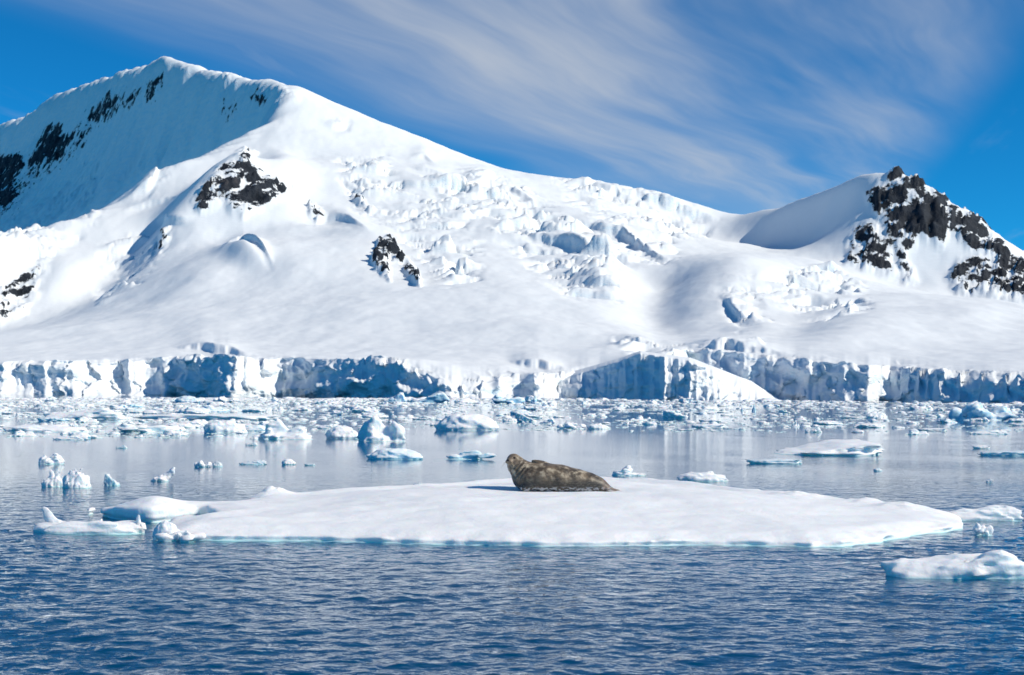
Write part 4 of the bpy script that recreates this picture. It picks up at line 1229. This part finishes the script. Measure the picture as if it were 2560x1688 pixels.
# --- small brash nobody could count, and slivers on the open water
def crumb(seed):
    """low rough lump, 30-odd faces"""
    r = np.random.default_rng(seed)
    nv, rings = 7, [(1.0, -0.25), (0.95, 0.12), (0.62, 0.62)]
    V, Q = [], []
    for k, (rad, zz) in enumerate(rings):
        for j in range(nv):
            a = 2 * math.pi * (j + 0.3 * k) / nv
            q = rad * r.uniform(0.72, 1.15)
            V.append((q * math.cos(a), q * math.sin(a), zz + r.uniform(-0.08, 0.2)))
    V.append((r.uniform(-0.2, 0.2), r.uniform(-0.2, 0.2), r.uniform(0.8, 1.1)))
    for k in range(2):
        for j in range(nv):
            Q.append((k * nv + j, k * nv + (j + 1) % nv, (k + 1) * nv + (j + 1) % nv, (k + 1) * nv + j))
    T = [(2 * nv + j, 2 * nv + (j + 1) % nv, 3 * nv) for j in range(nv)]
    return np.array(V), np.array(Q), np.array(T)


cr = [crumb(700 + k) for k in range(8)]
NC_ = 90000
cu_ = rb.uniform(-120, 2680, NC_)
cv_ = 996.5 + 102 * rb.uniform(0, 1, NC_) ** 1.7
lim = np.interp(cu_, [0, 700, 1050, 1300, 1800, 2560], [1099, 1098, 1070, 1078, 1082, 1088])
lim = lim + 2 - 16 * (0.5 + 0.5 * perlin2(cu_ / 170.0, 0 * cu_ + 0.5, 615)) ** 2
clump = perlin2(cu_ / 260.0, cv_ / 7.0, 613) + 0.6 * perlin2(cu_ / 90.0, cv_ / 3.0, 614)
okc = (cv_ < lim) & (clump > rb.uniform(-0.35, 0.95, NC_) - np.interp(cv_, [997, 1010, 1030], [1.1, 0.35, 0.0]) - np.where(cu_ < 1000, 0.15, 0))
cp_ = on_level(cu_, cv_, 0.0)
for (tx, ty, ta, tb) in TAKEN:
    okc &= ~((np.abs(cp_[:, 0] - tx) < ta * 0.78) & (np.abs(cp_[:, 1] - ty) < tb * 0.78))
idx_c = np.nonzero(okc)[0][:10500]
Vs, Ts, off = [], [], 0
for q in idx_c:
    wpx = rb.uniform(5, 12) + 26 * rb.uniform() ** 4
    p = cp_[q]
    w_ = wpx / F_PX * p[1] / 2
    h_ = w_ * (rb.uniform(0.06, 0.16) if rb.uniform() < 0.6 else rb.uniform(0.12, 0.45))
    d_ = w_ * rb.uniform(0.6, 1.6)
    V, Q, T = cr[rb.integers(8)]
    a = rb.uniform(0, 6.28)
    R = np.array([[math.cos(a), -math.sin(a)], [math.sin(a), math.cos(a)]])
    xy = V[:, :2] @ R.T
    Vs.append(np.stack([p[0] + xy[:, 0] * w_, p[1] + xy[:, 1] * d_, V[:, 2] * h_], 1))
    Ts.append(np.concatenate([Q[:, [0, 1, 2]], Q[:, [0, 2, 3]], T]) + off)
    off += len(V)
add('brash_ice', mesh_np('brash_ice', np.concatenate(Vs), np.concatenate(Ts), MAT_CHUNK, False), kind='stuff', label='scattered small brash ice filling the belt before the shore', cat='brash ice')
# ------------------------------------------------------------------ the seal
def seal_material():
    m, t = new_mat('seal_fur')
    tcn = t.n('ShaderNodeTexCoord')
    pos = tcn.outputs['Object']
    x, y, z = t.sep(pos)
    n_big = t.noise(pos, 3.2, 4, 0.6)
    n_sp = t.noise(pos, 6.5, 3, 0.55)
    n_fine = t.noise(t.vmath('MULTIPLY', pos, (14, 40, 40)), 1.0, 3, 0.6)
    base = t.mix(t.ss(n_big, 0.35, 0.65), (0.036, 0.026, 0.018), (0.17, 0.120, 0.074))
    # pale mottling
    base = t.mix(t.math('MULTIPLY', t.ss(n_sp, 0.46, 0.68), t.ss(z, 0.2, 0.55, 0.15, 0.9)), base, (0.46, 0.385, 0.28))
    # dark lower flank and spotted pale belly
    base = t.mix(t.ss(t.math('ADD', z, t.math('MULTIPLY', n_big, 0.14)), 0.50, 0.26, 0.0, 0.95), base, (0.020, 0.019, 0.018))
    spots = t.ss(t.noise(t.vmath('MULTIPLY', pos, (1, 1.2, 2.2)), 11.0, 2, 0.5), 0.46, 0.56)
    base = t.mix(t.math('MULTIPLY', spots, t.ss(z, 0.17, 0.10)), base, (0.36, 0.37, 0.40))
    # face: warm muzzle
    hd = t.math('MULTIPLY', t.ss(z, 0.62, 0.72), t.ss(x, -0.98, -1.10))
    base = t.mix(t.math('MULTIPLY', hd, 0.75), base, t.mix(n_sp, (0.10, 0.075, 0.055), (0.30, 0.21, 0.14)))
    # hind flippers pale brown
    base = t.mix(t.math('MULTIPLY', t.ss(x, 0.98, 1.06), t.ss(n_sp, 0.35, 0.6, 0.2, 0.8)), base, (0.26, 0.18, 0.13))
    base = t.mix(t.math('MULTIPLY', t.ss(n_fine, 0.45, 0.7), 0.28), base, (0.30, 0.25, 0.19))
    p = t.n('ShaderNodeBsdfPrincipled')
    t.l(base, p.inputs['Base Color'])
    t.l(t.bump(t.math('ADD', n_fine, t.math('MULTIPLY', n_sp, 0.5)), 0.25, 0.008), p.inputs['Normal'])
    p.inputs['Roughness'].default_value = 0.48
    p.inputs['Sheen Weight'].default_value = 0.1
    out(t, p.outputs[0])
    return m


MAT_SEAL = seal_material()
MAT_DARK = plain('wet_black', (0.006, 0.006, 0.007), 0.12)
sx, sy, sz = np.arange(-1.55, 1.62, 0.016), np.arange(-0.62, 0.62, 0.016), np.arange(-0.06, 1.06, 0.016)
x, y, z = np.meshgrid(sx, sy, sz, indexing='ij')


def rcone(a, b, ra, rb_, fy=1.0):
    """tapered round limb from a to b; fy widens it across"""
    a, b = np.array(a, float), np.array(b, float)
    ab = b - a
    px_, py_, pz_ = x - a[0], (y - a[1]) / fy, z - a[2]
    t_ = np.clip((px_ * ab[0] + py_ * ab[1] / fy + pz_ * ab[2]) / (ab @ ab), 0, 1)
    dx_, dy_, dz_ = px_ - t_ * ab[0], py_ - t_ * ab[1] / fy, pz_ - t_ * ab[2]
    return np.sqrt(dx_ ** 2 + dy_ ** 2 + dz_ ** 2) - (ra + (rb_ - ra) * t_)


P_ = lambda px_m: (px_m - 1400) / 103.0
chain = [(P_(1322), 0, 0.345, 0.365), (P_(1358), 0, 0.35, 0.372), (P_(1400), 0, 0.325, 0.345), (P_(1440), 0, 0.272, 0.292), (P_(1472), 0, 0.225, 0.24), (P_(1496), 0, 0.165, 0.175),
         (P_(1512), 0, 0.115, 0.105)]
f = None
for (a, b) in zip(chain[:-1], chain[1:]):
    c = rcone(a[:3], b[:3], a[3] - 0.012, b[3] - 0.012, 1.12)
    f = c if f is None else smin(f, c, 0.16)
# neck and head, turned towards the viewer's left
f = smin(f, rcone((P_(1314), 0.0, 0.45), (P_(1294), -0.02, 0.66), 0.31, 0.22), 0.16)
f = smin(f, rcone((P_(1294), -0.02, 0.66), (P_(1286), -0.04, 0.80), 0.22, 0.165), 0.08)
hc = np.array([P_(1285), -0.04, 0.805])
md = np.array([-0.52, -0.83, -0.12]); md /= np.linalg.norm(md)
mz = hc + md * 0.17
f = smin(f, rcone(hc, mz, 0.135, 0.082), 0.05)
sidev = np.cross(md, [0, 0, 1]); sidev /= np.linalg.norm(sidev)
upv = np.cross(sidev, md)
for s_ in (-1, 1):        # whisker pads, brow
    w_c = mz + md * 0.035 + sidev * s_ * 0.042 - upv * 0.018
    f = smin(f, ell(x, y, z, w_c, (0.052, 0.052, 0.045)), 0.025)
    e_c = hc + md * 0.105 + sidev * s_ * 0.082 + upv * 0.062
    f = np.maximum(f, -(np.sqrt((x - e_c[0]) ** 2 + (y - e_c[1]) ** 2 + (z - e_c[2]) ** 2) - 0.027))
f = smin(f, ell(x, y, z, mz - upv * 0.055 + md * 0.005, (0.06, 0.06, 0.04)), 0.03)
# mouth line
ml = mz + md * 0.06 - upv * 0.045
f = f + 0.012 * np.exp(-(((x - ml[0]) ** 2 + (y - ml[1]) ** 2) / 0.06 ** 2 + ((z - ml[2]) / 0.012) ** 2))
# folds of the neck
ax_ = (x - P_(1300)) * 0.80 + (z - 0.55) * -0.60
fold = np.sin(ax_ * 70) * np.exp(-(((x - P_(1300)) / 0.20) ** 2 + ((z - 0.56) / 0.15) ** 2))
f = f + 0.017 * fold
# fore flipper lying on the upper side, near shoulder flipper tucked below
c_, s2 = math.cos(0.22), math.sin(0.22)
fx_, fz_ = (x - P_(1353)) * c_ - (z - 0.735) * s2, (x - P_(1353)) * s2 + (z - 0.735) * c_
f = smin(f, (np.sqrt((fx_ / 0.235) ** 2 + ((y + 0.03) / 0.10) ** 2 + (fz_ / 0.062) ** 2) - 1) * 0.062, 0.018)
f = smin(f, ell(x, y, z, (P_(1322), -0.34, 0.16), (0.20, 0.07, 0.11), 0.3), 0.03)
# hind flippers: two flattened fans and the short tail between
f = smin(f, rcone((P_(1505), -0.06, 0.21), (P_(1519), -0.16, 0.045), 0.075, 0.055, 0.8), 0.03)
f = smin(f, rcone((P_(1507), 0.05, 0.19), (P_(1526), 0.06, 0.07), 0.085, 0.05, 1.0), 0.03)
f = smin(f, rcone((P_(1522), 0.05, 0.08), (P_(1546), 0.02, 0.035), 0.055, 0.022, 1.6), 0.03)
f = smin(f, rcone((P_(1516), -0.15, 0.055), (P_(1536), -0.13, 0.03), 0.045, 0.025, 1.6), 0.02)
ribs = np.sin(((y + 0.05) * 60 + z * 22)) * sstep(x, P_(1505), P_(1515)) * 0.005
f = f + ribs + 0.002 * vnoise3(x * 9, y * 9, z * 9, 31)
f = np.maximum(f, 0.0 - z)          # lies flat where it rests
SV, SQ = surface_nets(f, (sx[0], sy[0], sz[0]), (0.016, 0.016, 0.016))
base_y = seal_c[1] + 0.30
SEAL_X = float(unroll(1400.0, 1229.0)[0]) / F_PX * base_y
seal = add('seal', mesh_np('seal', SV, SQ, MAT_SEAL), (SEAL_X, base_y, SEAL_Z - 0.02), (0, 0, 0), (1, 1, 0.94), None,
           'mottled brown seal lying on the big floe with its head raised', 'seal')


def ball(name, c, r, mat, parent, sc=(1, 1, 1)):
    V, Q = [], []
    n1, n2 = 10, 8
    for i in range(1, n2):
        for j in range(n1):
            th, ph = math.pi * i / n2, 2 * math.pi * j / n1
            V.append((c[0] + r * sc[0] * math.sin(th) * math.cos(ph), c[1] + r * sc[1] * math.sin(th) * math.sin(ph), c[2] + r * sc[2] * math.cos(th)))
    for i in range(n2 - 2):
        for j in range(n1):
            Q.append((i * n1 + j, (i + 1) * n1 + j, (i + 1) * n1 + (j + 1) % n1, i * n1 + (j + 1) % n1))
    return add(name, mesh_np(name, np.array(V), np.array(Q), mat), parent=parent)


for s_ in (-1, 1):
    ball('eye', hc + md * 0.105 + sidev * s_ * 0.082 + upv * 0.062, 0.024, MAT_DARK, seal)
    ball('nostril', mz + md * 0.088 + sidev * s_ * 0.020 + upv * 0.030, 0.016, MAT_DARK, seal, (1, 1, 1.3))
MAT_WHISK = plain('whisker', (0.55, 0.47, 0.33), 0.4)
rw_ = np.random.default_rng(5)
WV, WQ = [], []
for s_ in (-1, 1):
    for k in range(8):
        st = mz + md * 0.05 + sidev * s_ * 0.075 - upv * (0.005 + 0.009 * k)
        ln = rw_.uniform(0.09, 0.15)
        n0 = len(WV)
        for q in range(5):
            g = q / 4.0
            pnt = st + sidev * s_ * ln * g * 0.8 + md * ln * g * 0.25 - upv * ln * (0.1 * g + 0.7 * g * g)
            for e in range(3):
                a = 2.094 * e
                WV.append(pnt + 0.0011 * (math.cos(a) * md + math.sin(a) * upv))
        for q in range(4):
            for e in range(3):
                WQ.append((n0 + q * 3 + e, n0 + q * 3 + (e + 1) % 3, n0 + q * 3 + 3 + (e + 1) % 3, n0 + q * 3 + 3 + e))
add('whiskers', mesh_np('whiskers', np.array(WV), np.array(WQ), MAT_WHISK), parent=seal)
